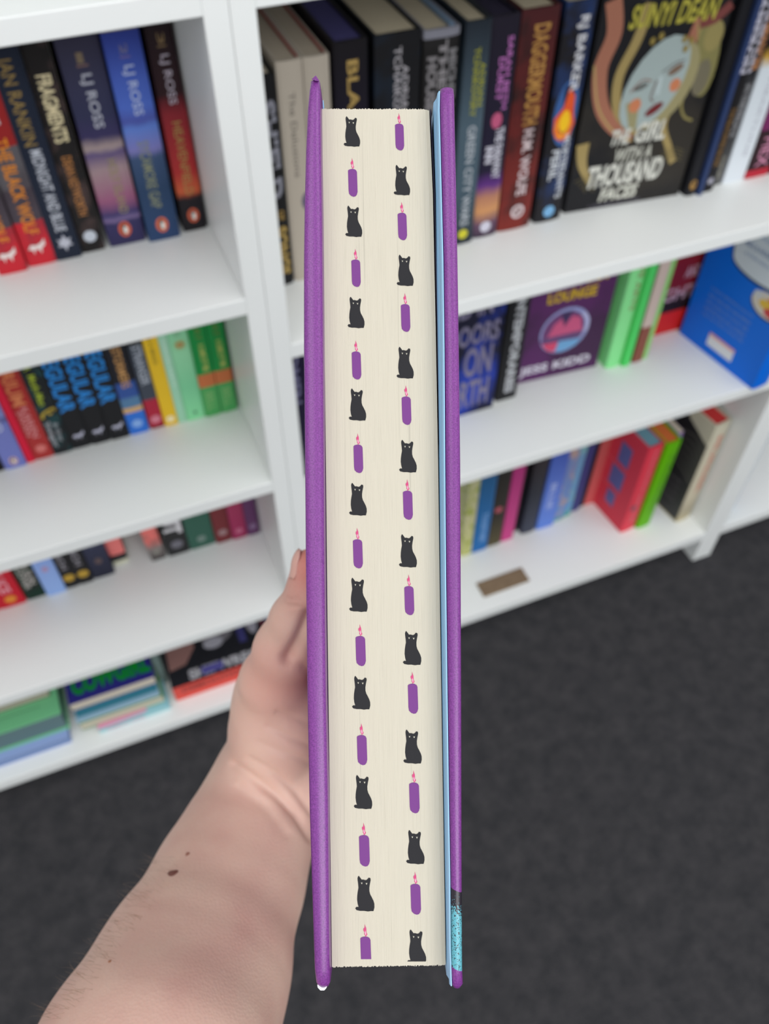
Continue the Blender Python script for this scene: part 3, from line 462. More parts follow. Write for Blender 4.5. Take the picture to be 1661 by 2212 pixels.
# ------------------------------------------------------------------ the held book
Tt = P(809.5, 235, .2392); Bt = P(839.5, 2089, .2276)
uu = (Tt - Bt); HP = np.linalg.norm(uu); uu /= HP
ww = np.array([0, 0, 1.]) - uu[2] * uu; ww /= np.linalg.norm(ww)
rr = np.cross(uu, ww); cc = (Tt + Bt) / 2          # camera-frame right / away / up of the book
def dirW(v): return RT * float(v[0]) + UP * float(v[1]) + FW * float(v[2])
bx, by, bz = dirW(rr), dirW(ww), dirW(uu)
held = empty('held_book'); oW = W(cc)
held.matrix_world = Matrix(((bx.x, by.x, bz.x, oW.x), (bx.y, by.y, bz.y, oW.y), (bx.z, by.z, bz.z, oW.z), (0, 0, 0, 1)))
tag(held, 'purple hardback held upright fore-edge forward, black cats and purple candles printed on its page edges', 'book')
def loc(px, py, yl):                               # where the sight line through a pixel meets the book's own plane y = yl
    d = P(px, py, 1.0); o = cc + ww * yl; t = np.dot(o, ww) / np.dot(d, ww); q = d * t - cc
    return float(np.dot(q, rr)), float(np.dot(q, uu))
def page_mat():
    m = bpy.data.materials.new('page_edges'); nt, N, L, b = nodes_of(m); b.inputs['Roughness'].default_value = .8
    tc = N.new('ShaderNodeTexCoord')
    def nz(sx, sz, det):
        mp = N.new('ShaderNodeMapping'); mp.inputs['Scale'].default_value = (sx, 40, sz); L.new(tc.outputs['Object'], mp.inputs[0])
        n = N.new('ShaderNodeTexNoise'); n.inputs['Scale'].default_value = 1; n.inputs['Detail'].default_value = det; L.new(mp.outputs[0], n.inputs[0]); return n
    a = nz(7000, 60, 2); c = nz(1300, 9, 2)
    ra = N.new('ShaderNodeMapRange'); ra.inputs[1].default_value = .28; ra.inputs[2].default_value = .5; ra.inputs[3].default_value = .90; ra.inputs[4].default_value = 1; L.new(a.outputs[0], ra.inputs[0])
    rc = N.new('ShaderNodeMapRange'); rc.inputs[1].default_value = .27; rc.inputs[2].default_value = .36; rc.inputs[3].default_value = .80; rc.inputs[4].default_value = 1; L.new(c.outputs[0], rc.inputs[0])
    mu = N.new('ShaderNodeMath'); mu.operation = 'MULTIPLY'; L.new(ra.outputs[0], mu.inputs[0]); L.new(rc.outputs[0], mu.inputs[1])
    mx = N.new('ShaderNodeMix'); mx.data_type = 'RGBA'; mx.blend_type = 'MULTIPLY'; mx.inputs[0].default_value = 1; mx.inputs[6].default_value = (*lin((199, 192, 175)), 1); L.new(mu.outputs[0], mx.inputs[7]); L.new(mx.outputs[2], b.inputs['Base Color'])
    bp = N.new('ShaderNodeBump'); bp.inputs['Strength'].default_value = .35; bp.inputs['Distance'].default_value = .0001; L.new(a.outputs[0], bp.inputs['Height']); L.new(bp.outputs[0], b.inputs['Normal'])
    return m
# page block: 150 leaf bundles of slightly uneven height and depth
rows = [235, 420, 700, 1000, 1350, 1700, 2089]
pl = {235: (692.5, 927), 420: (696, 935), 700: (700.5, 941), 1000: (704, 946.5), 1350: (707.5, 951), 1700: (712, 956.5), 2089: (717, 963)}
NS = 150; V, F = [], []
for i in range(NS):
    j = random.uniform(-1, 1); dt, db, dy = .00016 * random.uniform(-1, 1), .00016 * random.uniform(-1, 1), .00002 * j
    if i > NS - 6: dy += .00012 * (i % 2); dt -= .0002
    base = len(V)
    for py in rows:
        (xl, xr) = pl[py]; a, zz = loc(xl, py, 0); b_, zz2 = loc(xr, py, 0)
        zz = zz + (dt - .0006 * (i / NS) if py == 235 else 0) + (db if py == 2089 else 0)
        x0 = a + (b_ - a) * i / NS; x1 = a + (b_ - a) * (i + .97) / NS
        V += [(x0, dy, zz), (x1, dy, zz), (x1, .149, zz), (x0, .149, zz)]
    for k in range(len(rows) - 1):
        p0, p1 = base + 4 * k, base + 4 * (k + 1)
        for s in range(4): F.append((p0 + s, p0 + (s + 1) % 4, p1 + (s + 1) % 4, p1 + s))
    F.append(tuple(base + s for s in range(4))); F.append(tuple(base + 4 * (len(rows) - 1) + s for s in range(4))[::-1])
pages = obj('page_block', V, F, page_mat(), held)
pages['label'] = 'cream page edges printed with cats and candles'

# covers, swept down the book
Lc = [(168, 675, 688), (176, 671, 691), (200, 668.5, 693), (240, 665, 693), (330, 661, 694), (450, 658, 696), (560, 656.5, 697), (750, 656.5, 698.5), (1000, 659, 700), (1200, 660.5, 701.3), (1500, 664, 704.6), (1750, 669, 709.5), (2000, 677, 711.8), (2090, 680, 713), (2122, 683, 713.5), (2136, 687, 709)]
Rc = [(186, 953, 976), (192, 951, 980), (210, 950, 981), (240, 950, 981.5), (400, 954, 985), (560, 958, 988), (750, 960.5, 991), (1000, 962, 994), (1250, 964, 995), (1500, 967, 996), (1750, 970.5, 996.5), (1900, 973, 997), (2020, 974, 997.5), (2090, 974, 998), (2125, 975.5, 1000), (2138, 980, 996)]
def purple(print_=False):
    m = bpy.data.materials.new('purple_jacket'); nt, N, L, b = nodes_of(m); b.inputs['Roughness'].default_value = .36; b.inputs['Specular IOR Level'].default_value = .45
    b.inputs['Coat Weight'].default_value = .12; b.inputs['Coat Roughness'].default_value = .3
    tc = N.new('ShaderNodeTexCoord'); nz = N.new('ShaderNodeTexNoise'); nz.inputs['Scale'].default_value = 2600; nz.inputs['Detail'].default_value = 2; L.new(tc.outputs['Object'], nz.inputs[0])
    cr = N.new('ShaderNodeValToRGB'); e = cr.color_ramp.elements; e[0].position = .3; e[0].color = (*lin((102, 42, 117)), 1); e[1].position = .7; e[1].color = (*lin((132, 62, 145)), 1); L.new(nz.outputs[0], cr.inputs[0]); out = cr.outputs[0]
    if print_:
        sp = N.new('ShaderNodeSeparateXYZ'); L.new(tc.outputs['Object'], sp.inputs[0])
        z1, z2, z3, z4 = [loc(985, q, -.006)[1] for q in (1926, 1944, 1985, 2097)]
        sw = N.new('ShaderNodeMath'); sw.operation = 'MULTIPLY_ADD'; sw.inputs[1].default_value = .45; L.new(sp.outputs[0], sw.inputs[0])   # the motif's edges slope across the fold
        L.new(sp.outputs[2], sw.inputs[2]); off = .45 * .0188
        def step(a, b_, lo, hi):
            r = N.new('ShaderNodeMapRange'); r.inputs[1].default_value = a; r.inputs[2].default_value = b_; r.inputs[3].default_value = lo; r.inputs[4].default_value = hi; L.new(sw.outputs[0], r.inputs[0]); return r.outputs[0]
        n2 = N.new('ShaderNodeTexNoise'); n2.inputs['Scale'].default_value = 3000; n2.inputs['Detail'].default_value = 0; L.new(tc.outputs['Object'], n2.inputs[0])
        thr = step(z3 + off, z2 + off, .335, .80)      # more black towards the top of the speckled band
        gt = N.new('ShaderNodeMath'); gt.operation = 'GREATER_THAN'; L.new(n2.outputs[0], gt.inputs[0]); L.new(thr, gt.inputs[1])
        mc = N.new('ShaderNodeMix'); mc.data_type = 'RGBA'; L.new(gt.outputs[0], mc.inputs[0]); mc.inputs[6].default_value = (*lin((34, 28, 38)), 1); mc.inputs[7].default_value = (*lin((92, 168, 182)), 1)
        inr = step(z1 + off, z1 + off + .00002, 1, 0); low = step(z4 + off - .0001, z4 + off, 0, 1)
        mm = N.new('ShaderNodeMath'); mm.operation = 'MULTIPLY'; L.new(inr, mm.inputs[0]); L.new(low, mm.inputs[1])
        mz = N.new('ShaderNodeMix'); mz.data_type = 'RGBA'; L.new(mm.outputs[0], mz.inputs[0]); L.new(out, mz.inputs[6]); L.new(mc.outputs[2], mz.inputs[7]); out = mz.outputs[2]
    L.new(out, b.inputs['Base Color'])
    bp = N.new('ShaderNodeBump'); bp.inputs['Strength'].default_value = .12; bp.inputs['Distance'].default_value = .0002; L.new(nz.outputs[0], bp.inputs['Height']); L.new(bp.outputs[0], b.inputs['Normal'])
    return m
PUR, PURP = purple(), purple(True)
def board(name, tab, side, mat):
    V, F = [], []; K = 18; n = None
    back = .0034
    ys = [t_[0] for t_ in tab]
    for r_, (py, xl, xr) in enumerate(tab):
        a, z0 = loc(xl, py, -.005); b_, z1 = loc(xr, py, -.005); zz = (z0 + z1) / 2
        c = (a + b_) / 2; hw = (b_ - a) / 2; end = {0: .0022, 1: .0008, len(tab) - 1: .0022, len(tab) - 2: .0006}.get(r_, 0)
        ring = []
        for k in range(K + 1):
            th = math.pi * k / K
            ring.append((c - hw * math.cos(th), -.005 + end - .0016 * math.sin(th) ** .8))
        # thins from the bulging fold to the board itself
        xin = b_ if side < 0 else a; xout = a if side < 0 else b_
        bi = xin; bo = xin + side * back
        if side < 0: ring += [(bi, .02), (bi, .150), (bo - .0004, .150), (min(bo, a + .0006), .03)]
        else: ring += [(bo + .0004, .03), (bo + .0002, .150), (bi, .150), (bi, .02)]
        V += [(x_, y_, zz) for x_, y_ in ring]; n = len(ring)
    for r_ in range(len(tab) - 1):
        for k in range(n):
            F.append((r_ * n + k, r_ * n + (k + 1) % n, (r_ + 1) * n + (k + 1) % n, (r_ + 1) * n + k))
    F.append(tuple(range(n))[::-1]); F.append(tuple(range((len(tab) - 1) * n, len(tab) * n)))
    o = obj(name, V, F, mat, held, smooth=True)
    m = o.modifiers.new('edges', 'EDGE_SPLIT'); m.split_angle = math.radians(50)
    return o
board('front_cover', Lc, -1, PUR)['label'] = 'purple cover under the thumb'
board('back_cover', Rc, 1, PURP)['label'] = 'purple cover with cyan speckled motif near its foot'
# spine
V, F = [], []
for zz in (-.1225, .1185):
    for k in range(13):
        th = math.pi * k / 12; V.append((.0008 - .0198 * math.cos(th), .1505 + .0042 * math.sin(th), zz))
    for k in range(13):
        th = math.pi * (12 - k) / 12; V.append((.0008 - .0175 * math.cos(th), .1503 + .0016 * math.sin(th), zz))
n = 26
for k in range(n): F.append((k, (k + 1) % n, (k + 1) % n + n, k + n))
F += [tuple(range(n))[::-1], tuple(range(n, 2 * n))]
obj('spine', V, F, PUR, held)
# blue jacket flaps and navy endpapers
BLUE = flat((152, 200, 238), .45); NAVY = flat((22, 20, 54), .6)
def strip(name, fx, rows_, y0, y1, mat, th, top_cut=0):
    V, F = [], []
    for i, (py, z) in enumerate(rows_):
        x = fx(py); c = top_cut if i in (0,) else 0
        V += [(x, y0 + c, z), (x + th, y0 + c, z), (x + th, y1, z), (x, y1, z)]
    for k in range(len(rows_) - 1):
        for s in range(4): F.append((4 * k + s, 4 * k + (s + 1) % 4, 4 * k + 4 + (s + 1) % 4, 4 * k + 4 + s))
    F += [(0, 1, 2, 3)[::-1], tuple(4 * (len(rows_) - 1) + s for s in range(4))]
    return obj(name, V, F, mat, held)
def interp(tab, py, col): return float(np.interp(py, [t_[0] for t_ in tab], [t_[col] for t_ in tab]))
def zrow(px, py): return loc(px, py, -.005)[1]
rws = [190, 240, 400, 560, 750, 1000, 1250, 1500, 1750, 1900, 2050, 2128]
def flap(name, rows_, prof, mat, th):
    V, F = [], []; n = 0
    for py, z in rows_:
        pr = prof(py); ring = pr + [(x + th, y) for x, y in pr[::-1]]; n = len(ring); V += [(x, y, z) for x, y in ring]
    for r_ in range(len(rows_) - 1):
        for k in range(n): F.append((r_ * n + k, r_ * n + (k + 1) % n, (r_ + 1) * n + (k + 1) % n, (r_ + 1) * n + k))
    F += [tuple(range(n))[::-1], tuple(range((len(rows_) - 1) * n, len(rows_) * n))]
    return obj(name, V, F, mat, held)
def right_prof(py):
    xi = loc(interp(Rc, py, 1), py, -.005)[0]
    pr_ = np.interp(py, rows, [pl[r_][1] for r_ in rows]); gap = np.interp(py, [240, 560, 900, 1300], [9, 5, 2.6, 1.8])
    xp = loc(pr_ + gap, py, .0002)[0]
    return [(xi - .00035, -.0056), (xi - .0007, -.0045), (xi * .45 + xp * .55, -.0018), (xp, .0004), (xp + .0001, .030), (xi - .0005, .075)]
flap('jacket_flap', [(p_, zrow(955, p_)) for p_ in [199] + rws[1:]], right_prof, BLUE, .00025)
flap('jacket_flap', [(p_, zrow(690, p_)) for p_ in [181] + rws[1:-1] + [2115]], lambda py: [(loc(interp(Lc, py, 2), py, -.005)[0] + .0001, .0035), (loc(interp(Lc, py, 2), py, -.005)[0] + .0001, .075)], BLUE, .0002)
rp = [(p_, loc(0, p_, 0)[1]) for p_ in rows]
strip('endpaper', lambda py: loc(pl[py][1], py, 0)[0] + .00035, [(r_, loc(900, r_, 0)[1]) for r_ in rows], .0003, .149, NAVY, .00018)
strip('endpaper', lambda py: loc(pl[py][0], py, 0)[0] - .00030, [(r_, loc(700, r_, 0)[1]) for r_ in rows], .0003, .149, NAVY, .00018)
# lifted laminate at the head of the front cover, bare board at its foot
a0 = loc(673, 172, -.006); a1 = loc(682, 163, -.0066); a2 = loc(690, 175, -.006); a3 = loc(681, 176, -.0068)
V = [(a0[0], -.0062, a0[1]), (a1[0], -.0066, a1[1]), (a2[0], -.0060, a2[1]), (a3[0], -.0072, a3[1]), (a1[0] + .0002, -.0045, a1[1] - .0006)]
obj('lifted_laminate', V, [(0, 3, 1), (3, 2, 1), (0, 1, 4), (1, 2, 4), (0, 4, 2, 3)], PUR, held)
V, F = [], []
q0 = loc(685, 2130, -.005); q1 = loc(707, 2130, -.005); q2 = loc(695, 2142, -.005)
pts = [(q0[0], q0[1]), (q1[0], q1[1]), (q1[0] - .0003, q1[1] - .0008), (q2[0] + .0006, q2[1]), (q2[0] - .0004, q2[1]), (q0[0] + .0001, q0[1] - .0007)]
V = [(x, -.0044, z) for x, z in pts] + [(x, -.001, z) for x, z in pts]
F = [tuple(range(6)), tuple(range(6, 12))[::-1]] + [(i, (i + 1) % 6, (i + 1) % 6 + 6, i + 6) for i in range(6)]
obj('worn_corner', V, F, flat((236, 236, 240), .7), held)['label'] = 'bare white board showing at the worn corner'
# printed cats and candles (flat print on the page edges, each a sub-part)
CAT = [(95, 215), (125, 255), (150, 290), (185, 288), (212, 296), (235, 300), (260, 285), (290, 250), (322, 262), (326, 300), (310, 380), (300, 450), (302, 520), (318, 580), (345, 630), (380, 700), (398, 760), (400, 830), (388, 880), (380, 905), (330, 904), (270, 912), (200, 900), (120, 900), (50, 885), (25, 850), (50, 822), (90, 825), (72, 760), (62, 680), (65, 600), (75, 520), (88, 450), (82, 380), (72, 300), (70, 260), (80, 228)]
CAN = [(130, 1450), (150, 1430), (190, 1417), (225, 1412), (270, 1418), (310, 1440), (330, 1480), (338, 1700), (345, 1930), (330, 1990), (300, 2030), (255, 2040), (200, 2020), (155, 1975), (143, 1900), (134, 1600)]
FLA = [(218, 1165), (232, 1215), (246, 1250), (250, 1300), (247, 1330), (268, 1362), (262, 1388), (242, 1402), (238, 1416), (228, 1416), (228, 1398), (208, 1365), (212, 1330), (190, 1292), (192, 1255), (214, 1240)]
FLI = [(226, 1290), (238, 1330), (246, 1362), (240, 1388), (226, 1366), (220, 1330)]
def pagepoly(pts, x0, y0, s, cx0, cy0, eps, clip=None):
    o = []
    for a, b in pts:
        px, py = x0 + (a - cx0) * s, y0 + (b - cy0) * s
        if clip: py = min(py, clip)
        x, z = loc(px, py, -eps); o.append((x, -eps, z))
    return o
CATM, EYE, CANM, FLM, FLP = flat((25, 24, 28), .8), flat((176, 172, 156), .7), flat((112, 52, 126), .75), flat((196, 64, 116), .7), flat((240, 176, 200), .7)
def decal(name, polys):
    V, F, MI, ms = [], [], [], []
    for m, pts in polys:
        if m not in ms: ms.append(m)
        F.append(tuple(range(len(V), len(V) + len(pts)))); MI.append(ms.index(m)); V += pts
    return obj(name, V, F, ms, pages, MI)
def cat(x, t_, b_, clip=None):
    s = (b_ - t_) / (912 - 215); k = dict(x0=x, y0=t_, s=s, cx0=212, cy0=215)
    decal('cat_print', [(CATM, pagepoly(CAT, eps=.00010, clip=clip, **k)), (EYE, pagepoly([(135, 340), (150, 350), (167, 342), (160, 372), (150, 380)], eps=.00014, **k)), (EYE, pagepoly([(225, 350), (240, 358), (262, 350), (254, 382), (243, 390)], eps=.00014, **k))])
def candle(x, t_, b_, clip=None):
    s = (b_ - t_) / (2040 - 1165); k = dict(x0=x, y0=t_, s=s, cx0=237, cy0=1165)
    decal('candle_print', [(CANM, pagepoly(CAN, eps=.00010, clip=clip, **k)), (FLM, pagepoly(FLA, eps=.00010, **k)), (FLP, pagepoly(FLI, eps=.00014, **k))])
for x, t_, b_ in ((760, 251, 317), (764, 444, 512), (769, 641, 709), (772, 839, 909), (773, 1043, 1114), (774, 1248, 1322), (780, 1460, 1533), (784, 1674, 1748), (788, 1892, 1969)): cat(x, t_, b_)
for x, t_, b_ in ((868, 356, 422), (875, 550, 618), (875, 749, 818), (881, 950, 1021), (881, 1154, 1226), (890, 1363, 1437), (891, 1576, 1650), (897, 1793, 1867)): cat(x, t_, b_)
cat(900, 2008, 2084, clip=2077)
for x, t_, b_ in ((762, 341, 425), (769, 537, 620), (770, 735, 820), (774, 936, 1022), (773, 1140, 1228), (779, 1348, 1439), (782, 1562, 1653), (787, 1777, 1872)): candle(x, t_, b_)
candle(790, 1996, 2092, clip=2072)
for x, t_, b_ in ((863, 244, 325), (869, 436, 519), (876, 633, 717), (878, 832, 918), (881, 1035, 1123), (884, 1241, 1329), (892, 1451, 1542), (895, 1664, 1757), (898, 1883, 1976)): candle(x, t_, b_)

# ------------------------------------------------------------------ the arm and hand (camera-frame metres, one continuous surface)
def q(px, py, Z, r): return (P(px, py, Z), r)
SEG = []                                            # a, ra, b, rb, blend
def chain(lst, k=.006):
    for (a, ra), (b, rb) in zip(lst[:-1], lst[1:]): SEG.append((a, ra, b, rb, k))
V3 = lambda x, y, z, r: (np.array([x, y, z]), r)
chain([V3(-.150, -.395, .080, .050), V3(-.118, -.285, .195, .045), q(334, 2300, .315, .0420), q(416, 2100, .350, .0378), q(497, 1900, .385, .0318), q(548, 1775, .404, .0272), q(578, 1695, .412, .0240)], .012)
chain([q(575, 1700, .414, .0235), q(606, 1560, .395, .0212), q(603, 1500, .388, .0180), q(592, 1468, .376, .0142)], .010)       # thenar mound
chain([q(592, 1470, .374, .0140), q(614, 1402, .360, .0122), q(640, 1338, .350, .0108)], .005)                                  # thumb, first bone
chain([q(640, 1338, .350, .0106), q(668, 1278, .342, .0090), q(672, 1228, .338, .0083)], .003)                                  # thumb, last bone
chain([q(600, 1690, .415, .0225), q(712, 1655, .416, .0165)], .012)                                                              # heel of the hand
mc = [((708, 1400), .0112), ((722, 1468), .0112), ((735, 1538), .0106), ((748, 1604), .0098)]
for (mx, my), r_ in mc: chain([q(640 + (my - 1400) * .2, 1640, .414, .0170), q(mx, my, .4045, r_)], .012)
fing = [((708, 1400), .0088, (1.0, .30), 1.00), ((722, 1468), .0088, (1.0, .22), 1.04), ((735, 1538), .0082, (1.0, .12), 1.0), ((748, 1604), .0072, (1.0, .02), .86)]
for (mx, my), r_, dr, ln in fing:
    a = P(mx, my, .4035); s = .006
    p1 = a + np.array([.034 * ln, .034 * ln * dr[1], -.0005]); p2 = np.array([max(p1[0] + .010, .0225), p1[1] + .004, .3985]); p3 = np.array([.0268, p2[1] + .002, .3905]); p4 = np.array([.0266, p3[1] + .001, .3790])
    chain([(a, r_ + .001), (p1, r_), (p2, r_ * .86), (p3, r_ * .80), (p4, r_ * .76)], .0022)
A_ = np.array([s[0] for s in SEG]); 
def sdf(pts):
    d = np.full(len(pts), 1.0)
    for a, ra, b, rb, k in SEG:
        ab = b - a; L2 = ab @ ab; t = np.clip((pts - a) @ ab / L2, 0, 1)
        c = a + t[:, None] * ab; dd = np.sqrt(((pts - c) ** 2).sum(1)) - (ra + (rb - ra) * t)
        h = np.clip(.5 + .5 * (d - dd) / k, 0, 1); d = d + (dd - d) * h - k * h * (1 - h)
    return d
def nets(lo, hi, vx):
    n = np.ceil((hi - lo) / vx).astype(int) + 1
    ax = [lo[i] + vx * np.arange(n[i]) for i in range(3)]
    D = np.full(n, .05, np.float32)
    for a, ra, b, rb, k in SEG:
        m = max(ra, rb) + .018; l = np.minimum(a, b) - m; h_ = np.maximum(a, b) + m
        i0 = np.clip(((l - lo) / vx).astype(int), 0, n); i1 = np.clip(((h_ - lo) / vx).astype(int) + 1, 0, n)
        X, Y_, Z_ = np.meshgrid(ax[0][i0[0]:i1[0]], ax[1][i0[1]:i1[1]], ax[2][i0[2]:i1[2]], indexing='ij')
        pp = np.stack([X, Y_, Z_], -1); ab = b - a; t = np.clip(((pp - a) @ ab) / (ab @ ab), 0, 1)
        dd = np.sqrt(((pp - (a + t[..., None] * ab)) ** 2).sum(-1)) - (ra + (rb - ra) * t)
        sl = tuple(slice(i0[i], i1[i]) for i in range(3)); d = D[sl]
        h = np.clip(.5 + .5 * (d - dd) / k, 0, 1); D[sl] = d + (dd - d) * h - k * h * (1 - h)
    S = D < 0
    c = [S[i:n[0] - 1 + i, j:n[1] - 1 + j, k:n[2] - 1 + k] for i in (0, 1) for j in (0, 1) for k in (0, 1)]
    cnt = sum(x.astype(np.int8) for x in c); act = (cnt > 0) & (cnt < 8)
    idx = -np.ones(act.shape, int); ii = np.argwhere(act); idx[tuple(ii.T)] = np.arange(len(ii))
    verts = lo + (ii + .5) * vx; faces = []
    for axn in range(3):
        o1, o2 = [(1, 2), (2, 0), (0, 1)][axn]
        s0 = [slice(1, -1)] * 3; s0[axn] = slice(0, -1); s1 = list(s0); s1[axn] = slice(1, None)
        A, B_ = S[tuple(s0)], S[tuple(s1)]; e = np.argwhere(A != B_); off = np.array([1, 1, 1]); off[axn] = 0; g_ = e + off
        fl = A[tuple(e.T)]
        def cell(d1, d2):
            c_ = g_.copy(); c_[:, o1] -= d1; c_[:, o2] -= d2; return idx[tuple(c_.T)]
        Q = np.stack([cell(1, 1), cell(0, 1), cell(0, 0), cell(1, 0)], 1); Q[~fl] = Q[~fl][:, ::-1]
        faces.append(Q)
    return verts, np.concatenate(faces)
lo = np.array([-.215, -.455, .022]); hi = np.array([.045, -.005, .450])
vv, ff = nets(lo, hi, .0021)
def project(v, it=3):
    for _ in range(it):
        d = sdf(v); g = np.stack([sdf(v + np.eye(3)[i] * 2e-4) - sdf(v - np.eye(3)[i] * 2e-4) for i in range(3)], 1) / 4e-4
        g /= np.maximum(np.linalg.norm(g, axis=1, keepdims=True), 1e-6); v = v - g * np.clip(d, -.003, .003)[:, None]
    return v, g
vv, _g = project(vv, 3)
me = bpy.data.meshes.new('t'); me.from_pydata(vv.tolist(), [], ff.tolist()); to = bpy.data.objects.new('t', me); COL.objects.link(to)
sm = to.modifiers.new('s', 'SMOOTH'); sm.factor = .5; sm.iterations = 2
sb = to.modifiers.new('d', 'SUBSURF'); sb.levels = 1; sb.render_levels = 1
me2 = bpy.data.meshes.new_from_object(to.evaluated_get(bpy.context.evaluated_depsgraph_get())); bpy.data.objects.remove(to)
v = np.array([tuple(p.co) for p in me2.vertices]); F2 = [tuple(p.vertices) for p in me2.polygons]; bpy.data.meshes.remove(me2)
_, nrm = project(v, 1)
px = v[:, 0] / v[:, 2] * FPX + CX; py = -v[:, 1] / v[:, 2] * FPX + CY
facing = np.clip(-(nrm * (v / np.linalg.norm(v, axis=1, keepdims=True))).sum(1) * 2, 0, 1)
def polydist(pts):
    best = np.full(len(px), 1e9)
    for (x0, y0), (x1, y1) in zip(pts[:-1], pts[1:]):
        dx, dy = x1 - x0, y1 - y0; t = np.clip(((px - x0) * dx + (py - y0) * dy) / (dx * dx + dy * dy), 0, 1)
        best = np.minimum(best, np.hypot(px - x0 - t * dx, py - y0 - t * dy))
    return best
disp = np.zeros(len(v))
for pts, dep, wd in (([(505, 1652), (545, 1680), (600, 1722), (640, 1762), (672, 1812)], .0016, 9), ([(540, 1640), (590, 1668), (640, 1712), (675, 1760)], .0010, 8), ([(580, 1570), (625, 1592), (672, 1612)], .0008, 8), ([(560, 1605), (610, 1626), (672, 1650)], .0007, 8), ([(600, 1540), (640, 1552), (675, 1566)], .0006, 7),
                     ([(602, 1296), (618, 1308), (640, 1310)], .0007, 5), ([(608, 1288), (628, 1296), (645, 1294)], .0004, 4), ([(622, 1424), (644, 1392), (668, 1336)], .0034, 17), ([(632, 1424), (660, 1440)], .0012, 14), ([(520, 1700), (570, 1740), (620, 1800)], .0005, 12)):
    disp -= dep * np.exp(-(polydist(pts) / wd) ** 2)
disp += .0005 * np.exp(-(polydist([(520, 1690), (580, 1730), (625, 1790)]) / 14) ** 2) + .0004 * np.exp(-(polydist([(560, 1660), (620, 1705), (665, 1765)]) / 10) ** 2)
v = v + nrm * (disp * facing)[:, None]
vw = [tuple(W(p)) for p in v]
def skin():
    m = bpy.data.materials.new('skin'); nt, N, L, b = nodes_of(m); b.inputs['Roughness'].default_value = .48; b.inputs['Specular IOR Level'].default_value = .38
    b.inputs['Subsurface Weight'].default_value = .18; b.inputs['Subsurface Radius'].default_value = (1, .35, .2); b.inputs['Subsurface Scale'].default_value = .006
    at = N.new('ShaderNodeAttribute'); at.attribute_name = 'flush_shade'
    tc = N.new('ShaderNodeTexCoord'); nz = N.new('ShaderNodeTexNoise'); nz.inputs['Scale'].default_value = 38; nz.inputs['Detail'].default_value = 5; L.new(tc.outputs['Object'], nz.inputs[0])
    cr = N.new('ShaderNodeValToRGB'); e = cr.color_ramp.elements; e[0].position = .3; e[0].color = (*lin((206, 163, 150)), 1); e[1].position = .7; e[1].color = (*lin((216, 182, 165)), 1); L.new(nz.outputs[0], cr.inputs[0])
    mx = N.new('ShaderNodeMix'); mx.data_type = 'RGBA'; L.new(at.outputs['Fac'], mx.inputs[0]); L.new(cr.outputs[0], mx.inputs[6]); mx.inputs[7].default_value = (*lin((212, 104, 94)), 1)
    ap = N.new('ShaderNodeAttribute'); ap.attribute_name = 'palm'; m0 = N.new('ShaderNodeMix'); m0.data_type = 'RGBA'; L.new(ap.outputs['Fac'], m0.inputs[0]); L.new(cr.outputs[0], m0.inputs[6]); m0.inputs[7].default_value = (*lin((236, 196, 178)), 1); L.new(m0.outputs[2], mx.inputs[6]); L.new(mx.outputs[2], b.inputs['Base Color'])
    n2 = N.new('ShaderNodeTexVoronoi'); n2.inputs['Scale'].default_value = 900; L.new(tc.outputs['Object'], n2.inputs[0])
    bp = N.new('ShaderNodeBump'); bp.inputs['Strength'].default_value = .18; bp.inputs['Distance'].default_value = .0004; L.new(n2.outputs[0], bp.inputs['Height']); L.new(bp.outputs[0], b.inputs['Normal'])
    return m
SKIN = skin()
person = obj('person', vw, F2, SKIN, None, smooth=True)
fl = np.zeros(len(v))
for c, r_, a in ((P(700, 1210, .332), .013, .85), (P(660, 1255, .342), .014, .18), (P(600, 1440, .365), .020, .28), (P(630, 1412, .372), .012, .75)): fl += a * np.exp(-(np.linalg.norm(v - c, axis=1) / r_) ** 2)  # thumb redness; the last spot paints the web recess's shade into the skin
pa = np.clip((.062 - np.linalg.norm(v - P(640, 1440, .385), axis=1)) / .05, 0, 1) * .8
ap = person.data.attributes.new('palm', 'FLOAT', 'POINT'); ap.data.foreach_set('value', pa.astype(np.float32))
at = person.data.attributes.new('flush_shade', 'FLOAT', 'POINT'); at.data.foreach_set('value', np.clip(fl, 0, 1).astype(np.float32))
tag(person, 'bare left forearm and hand reaching in from below, thumb pressed on the purple cover', 'person')
# thumbnail
tipc = P(672, 1228, .338); nx = np.array([-.955, .10, -.28]); nx /= np.linalg.norm(nx); ly = np.array([-.02, 1, -.1]); ly -= nx * (ly @ nx); ly /= np.linalg.norm(ly); lx = np.cross(ly, nx)
V, F = [], []; NU, NV = 9, 10
for j in range(NV):
    for i in range(NU):
        t_ = j / (NV - 1); ln = -.0045 + .0118 * t_; rr_ = .00785 + .00015 * t_ if ln < .001 else math.sqrt(max(.0079 ** 2 - ((ln - .001) * .86) ** 2, 1e-9))
        a = (i / (NU - 1) - .5) * 1.25 * (1 - .35 * max(0, (t_ - .8) / .2) - .25 * max(0, (.2 - t_) / .2))
        p_ = tipc + nx * rr_ * math.cos(a) + lx * rr_ * math.sin(a) + ly * ln
        V.append(tuple(W(p_)))
for j in range(NV - 1):
    for i in range(NU - 1): F.append((j * NU + i, j * NU + i + 1, (j + 1) * NU + i + 1, (j + 1) * NU + i))
nail_m = flat((222, 170, 156), .25)
nail = obj('thumbnail', V, F, nail_m, person, smooth=True); so = nail.modifiers.new('t', 'SOLIDIFY'); so.thickness = .0005; so.offset = 0
nail['label'] = 'pale thumbnail'
